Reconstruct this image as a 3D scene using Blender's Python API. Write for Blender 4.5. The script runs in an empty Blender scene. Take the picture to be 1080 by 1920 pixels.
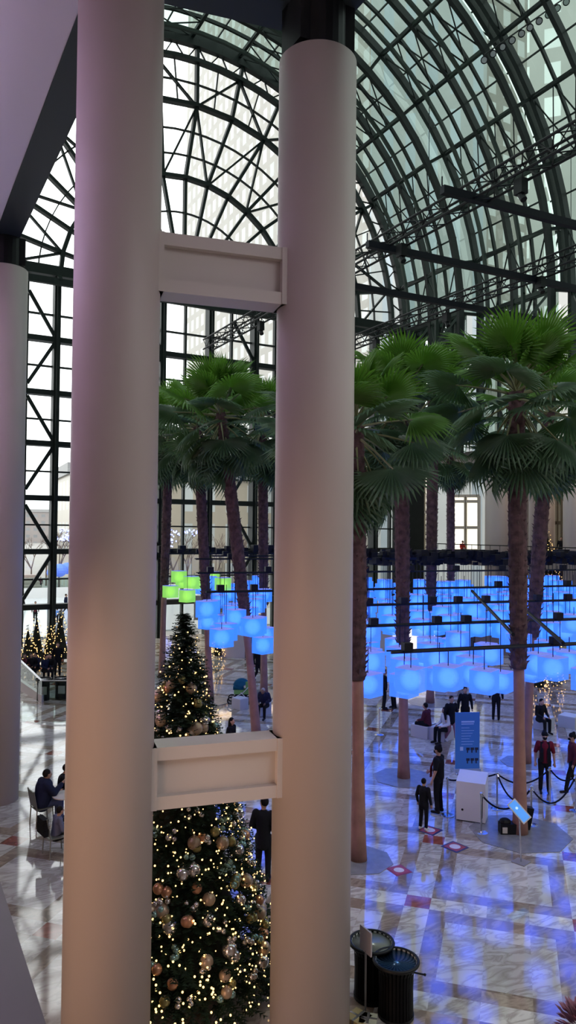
import bpy, math, random
from mathutils import Vector, Matrix
random.seed(7)
R = math.radians
sc = bpy.context.scene
COL = sc.collection
FOC, YAW, PITCH, ROLL, HC = 1400.0, 28.3, 1.43, 0.55, 7.5
FW = Vector((math.sin(R(YAW)), math.cos(R(YAW)), 0)); RT = Vector((math.cos(R(YAW)), -math.sin(R(YAW)), 0))
EYE = Vector((0, 0, HC))

# ---------------------------------------------------------------- survey helpers (where things stand in the hall)
def ray(px, py):
    x = (px-540)/FOC; y = (960-py)/FOC; r = R(ROLL); p = R(PITCH)
    x, y = x*math.cos(r)-y*math.sin(r), x*math.sin(r)+y*math.cos(r)
    f = math.cos(p)-y*math.sin(p); u = math.sin(p)+y*math.cos(p)
    return RT*x + FW*f + Vector((0, 0, u))
def G(px, py, z=0.0):
    d = ray(px, py); return EYE + d*((z-HC)/d.z)
def AT(px, py, D):
    d = ray(px, py); return EYE + d*(D/d.dot(FW))
def AY(px, py, a):
    d = ray(px, py); return EYE + d*(a/d.y)

# ---------------------------------------------------------------- materials
MATS = {}
def nt(name):
    m = bpy.data.materials.new(name); m.use_nodes = True; n = m.node_tree
    return m, n, n.nodes['Principled BSDF']
def mat(name, c, rough=.6, metal=0, emit=0, ec=None, spec=None, noise=0, nscale=8, bump=0):
    if name in MATS: return MATS[name]
    m, n, b = nt(name)
    b.inputs['Base Color'].default_value = (*c, 1); b.inputs['Roughness'].default_value = rough; b.inputs['Metallic'].default_value = metal
    if spec is not None: b.inputs['Specular IOR Level'].default_value = spec
    if emit: b.inputs['Emission Color'].default_value = (*(ec or c), 1); b.inputs['Emission Strength'].default_value = emit
    if noise or bump:
        tc = n.nodes.new('ShaderNodeTexCoord'); t = n.nodes.new('ShaderNodeTexNoise'); t.inputs['Scale'].default_value = nscale; t.inputs['Detail'].default_value = 4
        n.links.new(tc.outputs['Object'], t.inputs['Vector'])
        if noise:
            r = n.nodes.new('ShaderNodeValToRGB'); r.color_ramp.elements[0].color = (*[v*(1-noise) for v in c], 1); r.color_ramp.elements[1].color = (*[min(1, v*(1+noise)) for v in c], 1)
            r.color_ramp.elements[0].position = .3; r.color_ramp.elements[1].position = .7
            n.links.new(t.outputs['Fac'], r.inputs['Fac']); n.links.new(r.outputs['Color'], b.inputs['Base Color'])
        if bump:
            bp = n.nodes.new('ShaderNodeBump'); bp.inputs['Strength'].default_value = bump; bp.inputs['Distance'].default_value = .05
            n.links.new(t.outputs['Fac'], bp.inputs['Height']); n.links.new(bp.outputs['Normal'], b.inputs['Normal'])
    MATS[name] = m; return m
def glass(name, tint, refl=.12):
    m = bpy.data.materials.new(name); m.use_nodes = True; n = m.node_tree; n.nodes.clear()
    o = n.nodes.new('ShaderNodeOutputMaterial'); t = n.nodes.new('ShaderNodeBsdfTransparent'); g = n.nodes.new('ShaderNodeBsdfGlossy'); mx = n.nodes.new('ShaderNodeMixShader'); f = n.nodes.new('ShaderNodeFresnel')
    t.inputs[0].default_value = (*tint, 1); g.inputs['Roughness'].default_value = .03; g.inputs[0].default_value = (.9, .95, .92, 1); f.inputs[0].default_value = 1.0+refl*3
    n.links.new(f.outputs[0], mx.inputs[0]); n.links.new(t.outputs[0], mx.inputs[1]); n.links.new(g.outputs[0], mx.inputs[2]); n.links.new(mx.outputs[0], o.inputs[0])
    MATS[name] = m; return m
STEEL = mat('green_painted_steel', (.006, .011, .0095), .55, noise=.2, nscale=3, spec=.3)
STEEL2 = mat('grey_green_steel', (.022, .036, .028), .55, spec=.3)
BLACK = mat('black_metal', (.004, .0045, .006), .5, spec=.25)
NAVY = mat('dark_soffit_steel', (.018, .026, .03), .55)
WHITE = mat('white_plaster', (.55, .50, .47), .55)
COLM = mat('column_paint', (.42, .36, .335), .5, bump=.02, nscale=14)
CEIL = mat('ceiling_paint', (.84, .78, .84), .7)
CHROME = mat('brushed_chrome', (.55, .56, .6), .22, 1)
GLASSF = glass('clear_facade_glass', (.86, .88, .87), .1)
GLASSV = glass('tinted_vault_glass', (.37, .46, .42), .10)
GLASSB = glass('balustrade_glass', (.75, .85, .83), .12)

# ---------------------------------------------------------------- mesh builder
class MB:
    def __init__(s): s.v = []; s.f = []; s.m = []; s.mi = 0
    def quad(s, *p):
        k = len(s.v); s.v += [tuple(q) for q in p]; s.f.append(tuple(range(k, k+len(p)))); s.m.append(s.mi)
    def add(s, vs, fs):
        k = len(s.v); s.v += [tuple(v) for v in vs]; s.f += [tuple(i+k for i in f) for f in fs]; s.m += [s.mi]*len(fs)
    def box(s, x0, x1, y0, y1, z0, z1):
        vs = [(x, y, z) for z in (z0, z1) for y in (y0, y1) for x in (x0, x1)]
        s.add(vs, [(0, 2, 3, 1), (4, 5, 7, 6), (0, 1, 5, 4), (2, 6, 7, 3), (0, 4, 6, 2), (1, 3, 7, 5)])
    def obox(s, c, ax, ay, az, hx, hy, hz):
        c = Vector(c); vs = [c+ax*(x*hx)+ay*(y*hy)+az*(z*hz) for z in (-1, 1) for y in (-1, 1) for x in (-1, 1)]
        s.add(vs, [(0, 2, 3, 1), (4, 5, 7, 6), (0, 1, 5, 4), (2, 6, 7, 3), (0, 4, 6, 2), (1, 3, 7, 5)])
    def bar(s, p0, p1, w, h, up=Vector((0, 0, 1))):
        p0 = Vector(p0); p1 = Vector(p1); d = p1-p0; L = d.length
        if L < 1e-6: return
        d /= L; sd = d.cross(up)
        if sd.length < 1e-4: sd = d.cross(Vector((1, 0, 0)))
        sd.normalize(); u = sd.cross(d)
        s.obox((p0+p1)/2, d, sd, u, L/2, w/2, h/2)
    def tube(s, pts, rs, n=8, cap=True):
        pts = [Vector(p) for p in pts]
        if not hasattr(rs, '__len__'): rs = [rs]*len(pts)
        k = len(s.v); ref = None
        for i, p in enumerate(pts):
            d = (pts[min(i+1, len(pts)-1)]-pts[max(i-1, 0)]).normalized()
            if ref is None:
                ref = d.cross(Vector((0, 0, 1)))
                if ref.length < .05: ref = Vector((1, 0, 0))
            a = (ref-d*ref.dot(d)).normalized(); ref = a; b = d.cross(a)
            for j in range(n):
                t = 2*math.pi*j/n; s.v.append(tuple(p+(a*math.cos(t)+b*math.sin(t))*rs[i]))
        for i in range(len(pts)-1):
            for j in range(n):
                s.f.append((k+i*n+j, k+i*n+(j+1) % n, k+(i+1)*n+(j+1) % n, k+(i+1)*n+j)); s.m.append(s.mi)
        if cap:
            s.f.append(tuple(k+j for j in range(n))[::-1]); s.f.append(tuple(k+(len(pts)-1)*n+j for j in range(n))); s.m += [s.mi]*2
    def lathe(s, prof, n=24, c=(0, 0, 0), sx=1, sy=1):
        k = len(s.v)
        for r, z in prof:
            for j in range(n):
                t = 2*math.pi*j/n; s.v.append((c[0]+r*math.cos(t)*sx, c[1]+r*math.sin(t)*sy, c[2]+z))
        for i in range(len(prof)-1):
            for j in range(n):
                s.f.append((k+i*n+j, k+i*n+(j+1) % n, k+(i+1)*n+(j+1) % n, k+(i+1)*n+j)); s.m.append(s.mi)
        for i, rev in ((0, True), (len(prof)-1, False)):
            if prof[i][0] > 1e-4:
                q = tuple(k+i*n+j for j in range(n)); s.f.append(q[::-1] if rev else q); s.m.append(s.mi)
    def sph(s, c, r, n=10, m=7, M=None):
        if not hasattr(r, '__len__'): r = (r, r, r)
        vs = []; fs = []
        for i in range(m+1):
            ph = math.pi*i/m
            for j in range(n):
                t = 2*math.pi*j/n; v = Vector((r[0]*math.sin(ph)*math.cos(t), r[1]*math.sin(ph)*math.sin(t), r[2]*math.cos(ph)))
                if M: v = M @ v
                vs.append(Vector(c)+v)
        for i in range(m):
            for j in range(n): fs.append((i*n+j, (i+1)*n+j, (i+1)*n+(j+1) % n, i*n+(j+1) % n))
        s.add(vs, fs)
    def cap(s, p0, r0, p1, r1, n=10):
        p0 = Vector(p0); p1 = Vector(p1); d = (p1-p0); L = d.length
        if L < 1e-5: s.sph(p0, r0, n); return
        d /= L; pts = []; rs = []
        for t in (80, 55, 28, 0): pts.append(p0-d*r0*math.sin(R(t))); rs.append(max(1e-4, r0*math.cos(R(t))))
        for t in (0, 28, 55, 80): pts.append(p1+d*r1*math.sin(R(t))); rs.append(max(1e-4, r1*math.cos(R(t))))
        s.tube(pts, rs, n)
    def build(s, name, mats, parent=None, smooth=False, loc=None):
        me = bpy.data.meshes.new(name); me.from_pydata(s.v, [], s.f)
        if not isinstance(mats, (list, tuple)): mats = [mats]
        for m in mats: me.materials.append(m)
        if len(mats) > 1: me.polygons.foreach_set('material_index', s.m)
        if smooth: me.polygons.foreach_set('use_smooth', [True]*len(me.polygons))
        me.update(); o = bpy.data.objects.new(name, me); COL.objects.link(o)
        if parent: o.parent = parent
        if loc is not None: o.location = loc
        return o
def tag(o, label=None, cat=None, group=None, kind=None):
    if label: o['label'] = label
    if cat: o['category'] = cat
    if group: o['group'] = group
    if kind: o['kind'] = kind
    return o
def thing(name, label, cat, loc=(0, 0, 0), rz=0, group=None):
    o = bpy.data.objects.new(name, None); COL.objects.link(o); o.location = loc; o.rotation_euler = (0, 0, rz); o.empty_display_size = .1
    return tag(o, label, cat, group)
def kids(o): return [c for c in bpy.data.objects if c.parent == o]
def copy_tree(o, loc, rz=0, scale=1, label=None, group=None):
    c = o.copy(); COL.objects.link(c); c.location = loc; c.rotation_euler = (0, 0, rz); c.scale = (scale,)*3
    if label: c['label'] = label
    if group: c['group'] = group
    for ch in o.children:
        k = ch.copy(); COL.objects.link(k); k.parent = c
        for g in ch.children:
            q = g.copy(); COL.objects.link(q); q.parent = k
    return c

# ---------------------------------------------------------------- camera, sky
cd = bpy.data.cameras.new('camera'); cam = bpy.data.objects.new('camera', cd); COL.objects.link(cam); sc.camera = cam
cd.sensor_fit = 'VERTICAL'; cd.sensor_height = 36; cd.lens = FOC/1920*36; cd.clip_end = 900; cd.clip_start = .05
cam.matrix_world = Matrix.Translation(EYE) @ Matrix.Rotation(R(-YAW), 4, 'Z') @ Matrix.Rotation(R(90+PITCH), 4, 'X') @ Matrix.Rotation(R(ROLL), 4, 'Z')
w = bpy.data.worlds.new('overcast_sky'); sc.world = w; w.use_nodes = True; n = w.node_tree
bg = n.nodes['Background']; bg.inputs['Strength'].default_value = 3.0
tc = n.nodes.new('ShaderNodeTexCoord'); ns = n.nodes.new('ShaderNodeTexNoise'); ns.inputs['Scale'].default_value = 2.5; ns.inputs['Detail'].default_value = 5
rp = n.nodes.new('ShaderNodeValToRGB'); rp.color_ramp.elements[0].color = (.86, .9, .93, 1); rp.color_ramp.elements[1].color = (1, 1, .99, 1); rp.color_ramp.elements[0].position = .3; rp.color_ramp.elements[1].position = .65
n.links.new(tc.outputs['Generated'], ns.inputs['Vector']); n.links.new(ns.outputs['Fac'], rp.inputs['Fac']); n.links.new(rp.outputs['Color'], bg.inputs['Color'])
sc.view_settings.view_transform = 'Standard'; sc.view_settings.look = 'None'; sc.view_settings.gamma = 1; sc.view_settings.exposure = 0.0
try: sc.view_settings.use_curve_mapping = False
except Exception: pass

# ---------------------------------------------------------------- floor
def floor_material():
    m, n, b = nt('marble_floor'); N = n.nodes; Lk = n.links
    def math_(op, a, bb=None, c=None):
        q = N.new('ShaderNodeMath'); q.operation = op
        for i, v in enumerate((a, bb, c)):
            if v is None: continue
            if isinstance(v, (int, float)): q.inputs[i].default_value = v
            else: Lk.new(v, q.inputs[i])
        return q.outputs[0]
    def mix(f, a, bb):
        q = N.new('ShaderNodeMix'); q.data_type = 'RGBA'
        Lk.new(f, q.inputs[0])
        for i, v in ((6, a), (7, bb)):
            if isinstance(v, tuple): q.inputs[i].default_value = (*v, 1)
            else: Lk.new(v, q.inputs[i])
        return q.outputs[2]
    tc = N.new('ShaderNodeTexCoord'); mp = N.new('ShaderNodeMapping'); mp.inputs['Rotation'].default_value = (0, 0, R(45)); Lk.new(tc.outputs['Object'], mp.inputs['Vector'])
    sp = N.new('ShaderNodeSeparateXYZ'); Lk.new(mp.outputs[0], sp.inputs[0])   # x -> (x-y)/sqrt2 , y -> (x+y)/sqrt2
    P = 3.2
    v = math_('FLOORED_MODULO', math_('ADD', sp.outputs[0], 2.06), P); u = math_('FLOORED_MODULO', math_('ADD', sp.outputs[1], -15.23), P)
    bv = math_('LESS_THAN', v, .5); bu = math_('LESS_THAN', u, .48)
    def inside(x, a0, a1): return math_('MULTIPLY', math_('GREATER_THAN', x, a0), math_('LESS_THAN', x, a1))
    inner = math_('MULTIPLY', inside(v, .85, 2.85), inside(u, .85, 2.8))
    # slabs: tone per slab
    br = N.new('ShaderNodeTexWhiteNoise'); br.noise_dimensions = '2D'; cmb = N.new('ShaderNodeCombineXYZ')
    Lk.new(math_('FLOOR', math_('DIVIDE', math_('ADD', sp.outputs[0], 2.06), .8)), cmb.inputs[0]); Lk.new(math_('FLOOR', math_('DIVIDE', math_('ADD', sp.outputs[1], -15.23), .8)), cmb.inputs[1]); Lk.new(cmb.outputs[0], br.inputs[0])
    wn = N.new('ShaderNodeTexNoise'); wn.inputs['Scale'].default_value = 1.1; wn.inputs['Detail'].default_value = 6; wn.inputs['Distortion'].default_value = 1.6
    mp2 = N.new('ShaderNodeMapping'); mp2.inputs['Rotation'].default_value = (0, 0, R(70)); mp2.inputs['Scale'].default_value = (1, 2.6, 1)
    off = N.new('ShaderNodeVectorMath'); off.operation = 'ADD'; Lk.new(tc.outputs['Object'], off.inputs[0]); Lk.new(br.outputs['Color'], off.inputs[1]); Lk.new(off.outputs[0], mp2.inputs[0]); Lk.new(mp2.outputs[0], wn.inputs['Vector'])
    vein = math_('ABSOLUTE', math_('SUBTRACT', wn.outputs['Fac'], .5)); 
    vm = N.new('ShaderNodeMapRange'); Lk.new(vein, vm.inputs[0]); vm.inputs[1].default_value = 0; vm.inputs[2].default_value = .09; vm.inputs[3].default_value = 1; vm.inputs[4].default_value = 0
    w2 = N.new('ShaderNodeTexNoise'); w2.inputs['Scale'].default_value = .9; w2.inputs['Detail'].default_value = 5; Lk.new(mp2.outputs[0], w2.inputs['Vector'])
    cream = mix(w2.outputs['Fac'], (.46, .43, .38), (.66, .63, .58)); white = mix(vm.outputs[0], (.62, .60, .56), (.36, .33, .30))
    tan = mix(vm.outputs[0], (.23, .175, .135), (.36, .29, .23)); red = mix(vm.outputs[0], (.24, .062, .040), (.33, .10, .07))
    tone = N.new('ShaderNodeMapRange'); Lk.new(br.outputs['Value'], tone.inputs[0]); tone.inputs[3].default_value = .78; tone.inputs[4].default_value = 1.12
    c = mix(inner, tan, mix(vm.outputs[0], (.56, .54, .53), (.37, .34, .32)))
    band = math_('MAXIMUM', bv, bu); c = mix(band, c, white); c = mix(math_('MULTIPLY', bv, bu), c, red)
    mul = N.new('ShaderNodeVectorMath'); mul.operation = 'SCALE'; Lk.new(c, mul.inputs[0]); Lk.new(tone.outputs[0], mul.inputs['Scale'])
    Lk.new(mul.outputs[0], b.inputs['Base Color']); b.inputs['Roughness'].default_value = .06; b.inputs['Specular IOR Level'].default_value = .6
    b.inputs['IOR'].default_value = 1.95
    bn = N.new('ShaderNodeTexNoise'); bn.inputs['Scale'].default_value = 1.2; Lk.new(tc.outputs['Object'], bn.inputs['Vector'])
    bp = N.new('ShaderNodeBump'); bp.inputs['Strength'].default_value = .05; bp.inputs['Distance'].default_value = .02; Lk.new(bn.outputs['Fac'], bp.inputs['Height']); Lk.new(bp.outputs[0], b.inputs['Normal'])
    return m
m = MB(); m.box(-14, 62, -9, 50.6, -.3, 0); tag(m.build('floor', floor_material()), kind='structure')

# ---------------------------------------------------------------- glass front (window_1): grid below, fan above
FA, FC, ZS = 50.2, 18.7, 24.0
fr = MB(); gl = MB()
def fp(ang, r): return Vector((FC+r*math.sin(R(ang)), FA, ZS+r*math.cos(R(ang))))
Yv = Vector((0, 1, 0))
gl.quad((.2, FA+.25, .1), (37.4, FA+.25, .1), (37.4, FA+.25, ZS), (.2, FA+.25, ZS))
pts = [fp(a, 18.6)+Vector((0, .25, 0)) for a in range(-90, 91, 6)]
gl.quad(*pts)
W1 = gl.build('window_1', GLASSF); tag(W1, 'tall arched glass front with a fan of spokes, facing the ice rink', kind='structure')
mull = [FC-.1+1.8+3.6*k for k in range(-5, 5)]
for i, x in enumerate(mull):
    f = MB(); f.box(x-.2, x+.2, FA-.5, FA+.3, 0, ZS); f.box(x-.07, x+.07, FA-.75, FA-.5, 0, ZS)
    f.build('mullion', STEEL, W1)
f = MB()
for k in range(-5, 6):
    x = FC-.1+3.6*k; f.box(x-.07, x+.07, FA-.05, FA+.3, 0, ZS)
for z in (4.2, 7.72, 11.2, 14.6, 18.1, 21.5): f.box(.5, 36.9, FA, FA+.25, z-.05, z+.05)
f.build('glazing_bar', STEEL, W1)
for z in (2.44, 6.0, 9.46, 12.99, 16.3, 19.8):
    f = MB(); f.box(.5, 36.9, FA-.45, FA+.2, z-.17, z+.17); f.build('transom', STEEL, W1)
f = MB(); f.box(.3, 37.2, FA-.7, FA+.3, 23.9, 24.55); f.build('spring_beam', STEEL, W1)
f = MB()
for i in range(5):
    x0 = mull[2*i]; 
    for s in (-1, 1): f.bar((x0, FA-1.3, 23.3), (x0+s*3.6, FA-1.3, 23.3), .3, .42); 
    f.bar((x0, FA-.4, 24), (x0, FA-1.4, 23.3), .25, .3)
f.build('walkway_beam', STEEL, W1)
for i, x in enumerate(mull[:-1]):      # K braces in alternate bays
    if i % 2 == 1:
        f = MB()
        for z, s in ((23.2, 1), (19.8, 1), (16.3, 1), (12.99, 1), (9.46, 1), (6.0, 1)):
            pass
        for z in (19.8, 12.99, 6.0):
            f.bar((mull[i+1], FA-.3, z), (x+1.8, FA-.3, z+3.0), .16, .22); f.bar((mull[i+1], FA-.3, z), (x+1.8, FA-.3, z-3.0), .16, .22)
        f.build('diagonal_brace', STEEL, W1)
def fq(an, r):      # outer rings sit a little off the hub of the inner ones
    c = 18.4 if r < 9.5 else (19.2 if r > 13 else 18.8)
    return Vector((c+r*math.sin(R(an)), FA, ZS+r*math.cos(R(an))))
def arc(f, r, w, h, dy, a0=-90, a1=90, st=5.625, a=None, c=None):
    k = int(round((a1-a0)/st)); pr = None
    for i in range(k+1):
        q = fq(a0+i*st, r)+Vector((0, dy, 0))
        if pr is not None: f.bar(pr, q, w, h, up=Yv)
        pr = q
for r, w in ((8.65, .26), (14.1, .27), (17.35, .3), (18.6, .5), (3.4, .2)):
    f = MB(); arc(f, r, w, .45, -.15, st=11.25 if r < 17 else 5.625); f.build('fan_ring', STEEL, W1)
f = MB()
for r in (6.2, 10.4, 12.2, 15.8): arc(f, r, .07, .2, .1)
for k in range(-7, 8):
    f.bar(fq(k*11.25+5.6, 14.1)+Vector((0, .1, 0)), fq(k*11.25+5.6, 17.3)+Vector((0, .1, 0)), .08, .15, up=Yv)
f.build('glazing_bar', STEEL, W1)
for k in range(-8, 9):
    f = MB(); a = k*11.25
    f.bar(fq(a, 3.4), fq(a, 8.65), .2, .4, up=Yv); f.bar(fq(a, 8.65), fq(a, 14.1), .22, .45, up=Yv); f.bar(fq(a, 14.1), fq(a, 18.5), .22, .45, up=Yv)
    f.build('fan_spoke', STEEL, W1)
    if k % 2 == 0:
        for s in (-1, 1):
            if abs(k+s) <= 8:
                f = MB(); f.bar(fq(a, 14.1), fq(a+s*11.25, 8.65), .13, .25, up=Yv); f.bar(fq(a, 14.1), fq(a+s*11.25, 17.35), .13, .25, up=Yv)
                f.build('diagonal_brace', STEEL, W1)
f = MB()
for k in range(-32, 32):
    a = k*2.8125; f.bar(fq(a, 17.35 if k % 2 else 18.6), fq(a+2.8125, 18.6 if k % 2 else 17.35), .08, .1, up=Yv)
f.build('truss_lacing', STEEL, W1)

# ---------------------------------------------------------------- barrel vault (window_2) and its ribs
def vp(ang, r, a): return Vector((FC+r*math.sin(R(ang)), a, ZS+r*math.cos(R(ang))))
SECT = [(50.0, 43.1, 19.1, [50.0, 46.5, 43.1]), (42.7, 35.8, 20.7, [42.7, 39.2, 35.8]), (35.3, 20.8, 22.1, [35.3, 31.7, 28.1, 24.5, 20.8]), (20.4, 2, 23.2, [20.4, 16.8])]
gl = MB()
for a1, a0, r, ribs in SECT:
    a1 += .2 if a1 < 49 else .4; a0 -= .2
    for k in range(-16, 16):
        p = [vp(k*5.625, r+.45, a0), vp(k*5.625, r+.45, a1), vp((k+1)*5.625, r+.45, a1), vp((k+1)*5.625, r+.45, a0)]
        gl.quad(*p)
    x = FC+r+.45; gl.quad((x, a0, 13.5), (x, a1, 13.5), (x, a1, ZS), (x, a0, ZS))
for i in range(3):     # glazed steps between sections
    r0 = SECT[i][2]+.45; r1 = SECT[i+1][2]+.45; a = SECT[i][1]-.2
    for k in range(-16, 16): gl.quad(vp(k*5.625, r0, a), vp(k*5.625, r1, a), vp((k+1)*5.625, r1, a), vp((k+1)*5.625, r0, a))
x0, x1 = FC-23.7, FC+23.7
block_end = MB(); block_end.quad((-9, 1.8, 15.6), (60, 1.8, 15.6), (60, 1.8, 50), (-9, 1.8, 50)); tag(block_end.build('wall_light_block', mat('light_block_dark', (.10, .10, .10), .8)), kind='structure')  # unseen dark closure, added to keep sky light off the column fronts
W2 = gl.build('window_2', GLASSV); tag(W2, 'stepped green tinted glass barrel vault over the hall', kind='structure')
def rib(r, a, w, h, mt, name, z0=13.4):
    f = MB(); pr = None
    for i in range(33):
        q = vp(-90+i*5.625, r, a)
        if pr is not None: f.bar(pr, q, w, h, up=Yv)
        pr = q
    f.box(FC+r-w/2, FC+r+w/2, a-h/2, a+h/2, z0, ZS+.1); f.box(FC-r-w/2, FC-r+w/2, a-h/2, a+h/2, 15.7, ZS+.1)
    return f.build(name, mt, W2)
ALLR = []
for si, (a1, a0, r, ribs) in enumerate(SECT):
    for j, a in enumerate(ribs):
        rib(r, a, .5, .30, STEEL, 'roof_rib'); ALLR.append((a, r))
        if j < len(ribs)-1:
            b = ribs[j+1]; mid = (a+b)/2
            rib(r+.25, mid, .24, .16, STEEL, 'slender_roof_rib')
            if si in (0, 1): rib(r-.9, mid, .24, .2, STEEL2, 'inner_roof_rib', 18)
            if a < 22: continue
            f = MB()
            for k in range(-2, 9):      # purlins
                an = k*11.25; f.bar(vp(an, r-.1, a), vp(an, r-.1, b), .22, .26)
            f.build('purlin', STEEL2 if j % 2 else STEEL, W2)
            f = MB()
            for k in range(-3, 9):
                an = k*11.25+5.6; f.bar(vp(an, r+.38, a), vp(an, r+.38, b), .08, .1)
            for z in (17.2, 20.6): f.box(FC+r+.3, FC+r+.42, b, a, z-.05, z+.05)
            f.build('glazing_bar', STEEL, W2)
            f = MB()
            for k in range(-2, 8):      # rod bracing from the nodes to the inner rib
                an = k*11.25; n0 = vp(an, r-.1, a); n1 = vp(an, r-.1, b); mm = vp(an+11.25, r-.1, mid) if k % 2 else vp(an-11.25, r-.1, mid)
                f.bar(n0, mm, .075, .075); f.bar(n1, mm, .075, .075); ii = vp(an, r-.9, mid)
                if k % 2: f.bar(n0, ii, .05, .05); f.bar(n1, ii, .05, .05)
            for z0, z1 in ((13.6, 17.2), (17.2, 20.6), (20.6, 24)):
                f.bar((FC+r, a, z0), (FC+r, mid, z1), .12, .12); f.bar((FC+r, b, z0), (FC+r, mid, z1), .12, .12)
            f.build('rod_bracing', STEEL, W2)
            f = MB(); f.bar((FC+r, a, ZS), (FC+r, b, ZS), .3, .4); f.bar((FC+r-1, a, ZS-2.2), (FC+r-1, b, ZS-2.2), .2, .25); f.bar((FC+r, a, 17.2), (FC+r, b, 17.2), .2, .3)
            f.bar((FC+r, a, ZS), (FC+r-1, mid, ZS-2.2), .12, .15); f.bar((FC+r, b, ZS), (FC+r-1, mid, ZS-2.2), .12, .15)
            f.build('eaves_beam', STEEL2, W2)
    if si < 3:      # joining struts across a step
        f = MB()
        for k in range(-8, 9): f.bar(vp(k*11.25, r, a0), vp(k*11.25, SECT[si+1][2], SECT[si+1][0]), .2, .2)
        f.build('step_strut', STEEL, W2)
# ---------------------------------------------------------------- columns, tie beams, soffit
def column(x, y, r, h, label, group=None, capz=None, n=64):
    t = thing('column', label, 'column', (x, y, 0), group=group)
    f = MB(); f.lathe([(r, 0), (r, h-.02), (r-.02, h), (0, h)], n); f.build('shaft', COLM, t, smooth=False)
    for p in t.children[0].data.polygons: p.use_smooth = abs(p.normal.z) < .5
    if capz:
        f = MB(); f.lathe([(r*.72, h), (r*.72, capz), (0, capz)], 24); f.obox((0, 0, (h+capz)/2+.05), Vector((1, 0, 0)), Yv, Vector((0, 0, 1)), r*.8, r*.5, (capz-h)/2-.05)
        f.build('capital', BLACK, t)
    return t
P1 = Vector((2.82, 10.4, 0)); PR = Vector((5.76, 9.86, 0)); PL = Vector((2.82, 22.1, 0))
c1 = column(P1.x, P1.y, .6, 15.5, 'nearest tall pale column, warm lit, joined to its twin by two tie beams', capz=15.6, n=96)
c2 = column(PR.x, PR.y, .6, 14.75, 'tall pale column with black capital, standing beside the two dark bins', capz=15.6, n=96)
c3 = column(PL.x, PL.y, .6, 14.75, 'pale lilac column beside the seated diners and the lavender soffit', capz=15.6, n=96)
dx = (PR-P1).normalized(); sd = Vector((-dx.y, dx.x, 0))
for z0, z1, lab in ((10.86, 11.71, 'upper white channel beam tying the two nearest columns high above the palms'), (3.60, 4.46, 'lower white channel beam tying the two nearest columns across the Christmas tree')):
    t = thing('tie_beam', lab, 'beam', tuple(P1+dx*.3+Vector((0, 0, z0))))
    L = (PR-P1).length-.6; c = P1+(PR-P1)/2; o = Vector(t.location)
    f = MB()
    f.obox(c+Vector((0, 0, z1-.09))-o, dx, sd, Vector((0, 0, 1)), L/2, .23, .09); f.build('upper_flange', WHITE, t)
    f = MB(); f.obox(c+Vector((0, 0, z0+.09))-o, dx, sd, Vector((0, 0, 1)), L/2, .23, .09); f.build('lower_flange', WHITE, t)
    f = MB(); f.obox(c+Vector((0, 0, (z0+z1)/2))-o, dx, sd, Vector((0, 0, 1)), L/2, .12, (z1-z0)/2-.17); f.build('web', WHITE, t)
    for pc, s in ((P1, 1), (PR, -1)):
        f = MB(); f.obox(pc+dx*s*.52+Vector((0, 0, (z0+z1)/2))-o, dx, sd, Vector((0, 0, 1)), .1, .25, (z1-z0)/2+.0); f.build('end_plate', WHITE, t)
# gallery soffit and edge beams
f = MB(); f.box(-9, 2.5, 9.9, 50, 15.62, 15.8); f.box(-9, 5.6, -8, 9.9, 15.62, 15.8)
tag(f.build('ceiling', CEIL), kind='structure')
f = MB(); f.box(2.5, 3.14, 10.6, 50, 15.6, 16.9)
B1 = f.build('trim_1', NAVY); tag(B1, kind='structure')
f = MB(); f.obox((4.45, 10.42, 16.25), Vector((.984, -.178, 0)), Vector((.178, .984, 0)), Vector((0, 0, 1)), 2.0, .33, .65); f.box(5.62, 6.28, -8, 10.4, 15.6, 16.9)
tag(f.build('trim_2', NAVY), kind='structure')
f = MB(); f.box(-9.2, -9, -8, 50, 0, 15.62); tag(f.build('wall_left', mat('warm_wall', (.5, .42, .36), .7)), kind='structure')
f = MB(); f.box(-9, 60, -8.4, -8, 0, 15.62); tag(f.build('wall_back', mat('warm_wall', (.5, .42, .36))), kind='structure')
f = MB(); f.box(-9, .22, -8, 26, 5.6, 5.9); tag(f.build('floor_upper', mat('gallery_floor', (.35, .32, .3), .4)), kind='structure')
# parapet
t = thing('parapet', 'brushed grey parapet cap edging the gallery where one looks down', 'parapet', (0.1, 3, 5.9))
f = MB(); f.box(-.12, .08, -7, 22.9, -.3, .6); f.build('parapet_wall', mat('grey_panel', (.22, .2, .2), .5), t)
f = MB(); f.box(-.75, .19, -7, 22.9, .60, .65); f.build('cap', mat('satin_grey_metal', (.16, .15, .155), .35, .6), t)

# ---------------------------------------------------------------- far side of the hall: galleries behind colonnade
GAL = mat('brown_stone_wall', (.20, .15, .125), .6, noise=.2, nscale=1.2); DARKW = mat('dark_shopfront', (.05, .045, .05), .4); BEIGE = mat('beige_stone', (.50, .44, .37), .55, noise=.1, nscale=1)
f = MB(); f.box(46, 46.5, -8, 47.6, 0, 5.2); f.box(46, 46.5, -8, 47.6, 5.4, 13.4)
WR = f.build('wall_right', GAL); tag(WR, kind='structure')
f = MB(); f.box(39.6, 46, -8, 50, 5.0, 5.5); f.box(39.9, 46, -8, 50, 13.3, 13.8); tag(f.build('floor_gallery', mat('gallery_slab', (.16, .13, .12), .6)), kind='structure')
f = MB(); f.box(36.9, 39.9, 49.9, 50.3, 0, 24.5); tag(f.build('trim_3', STEEL), kind='structure')
wl = mat('warm_lit_window', (.9, .85, .72), .3, emit=.85, ec=(1, .93, .76))
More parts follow.
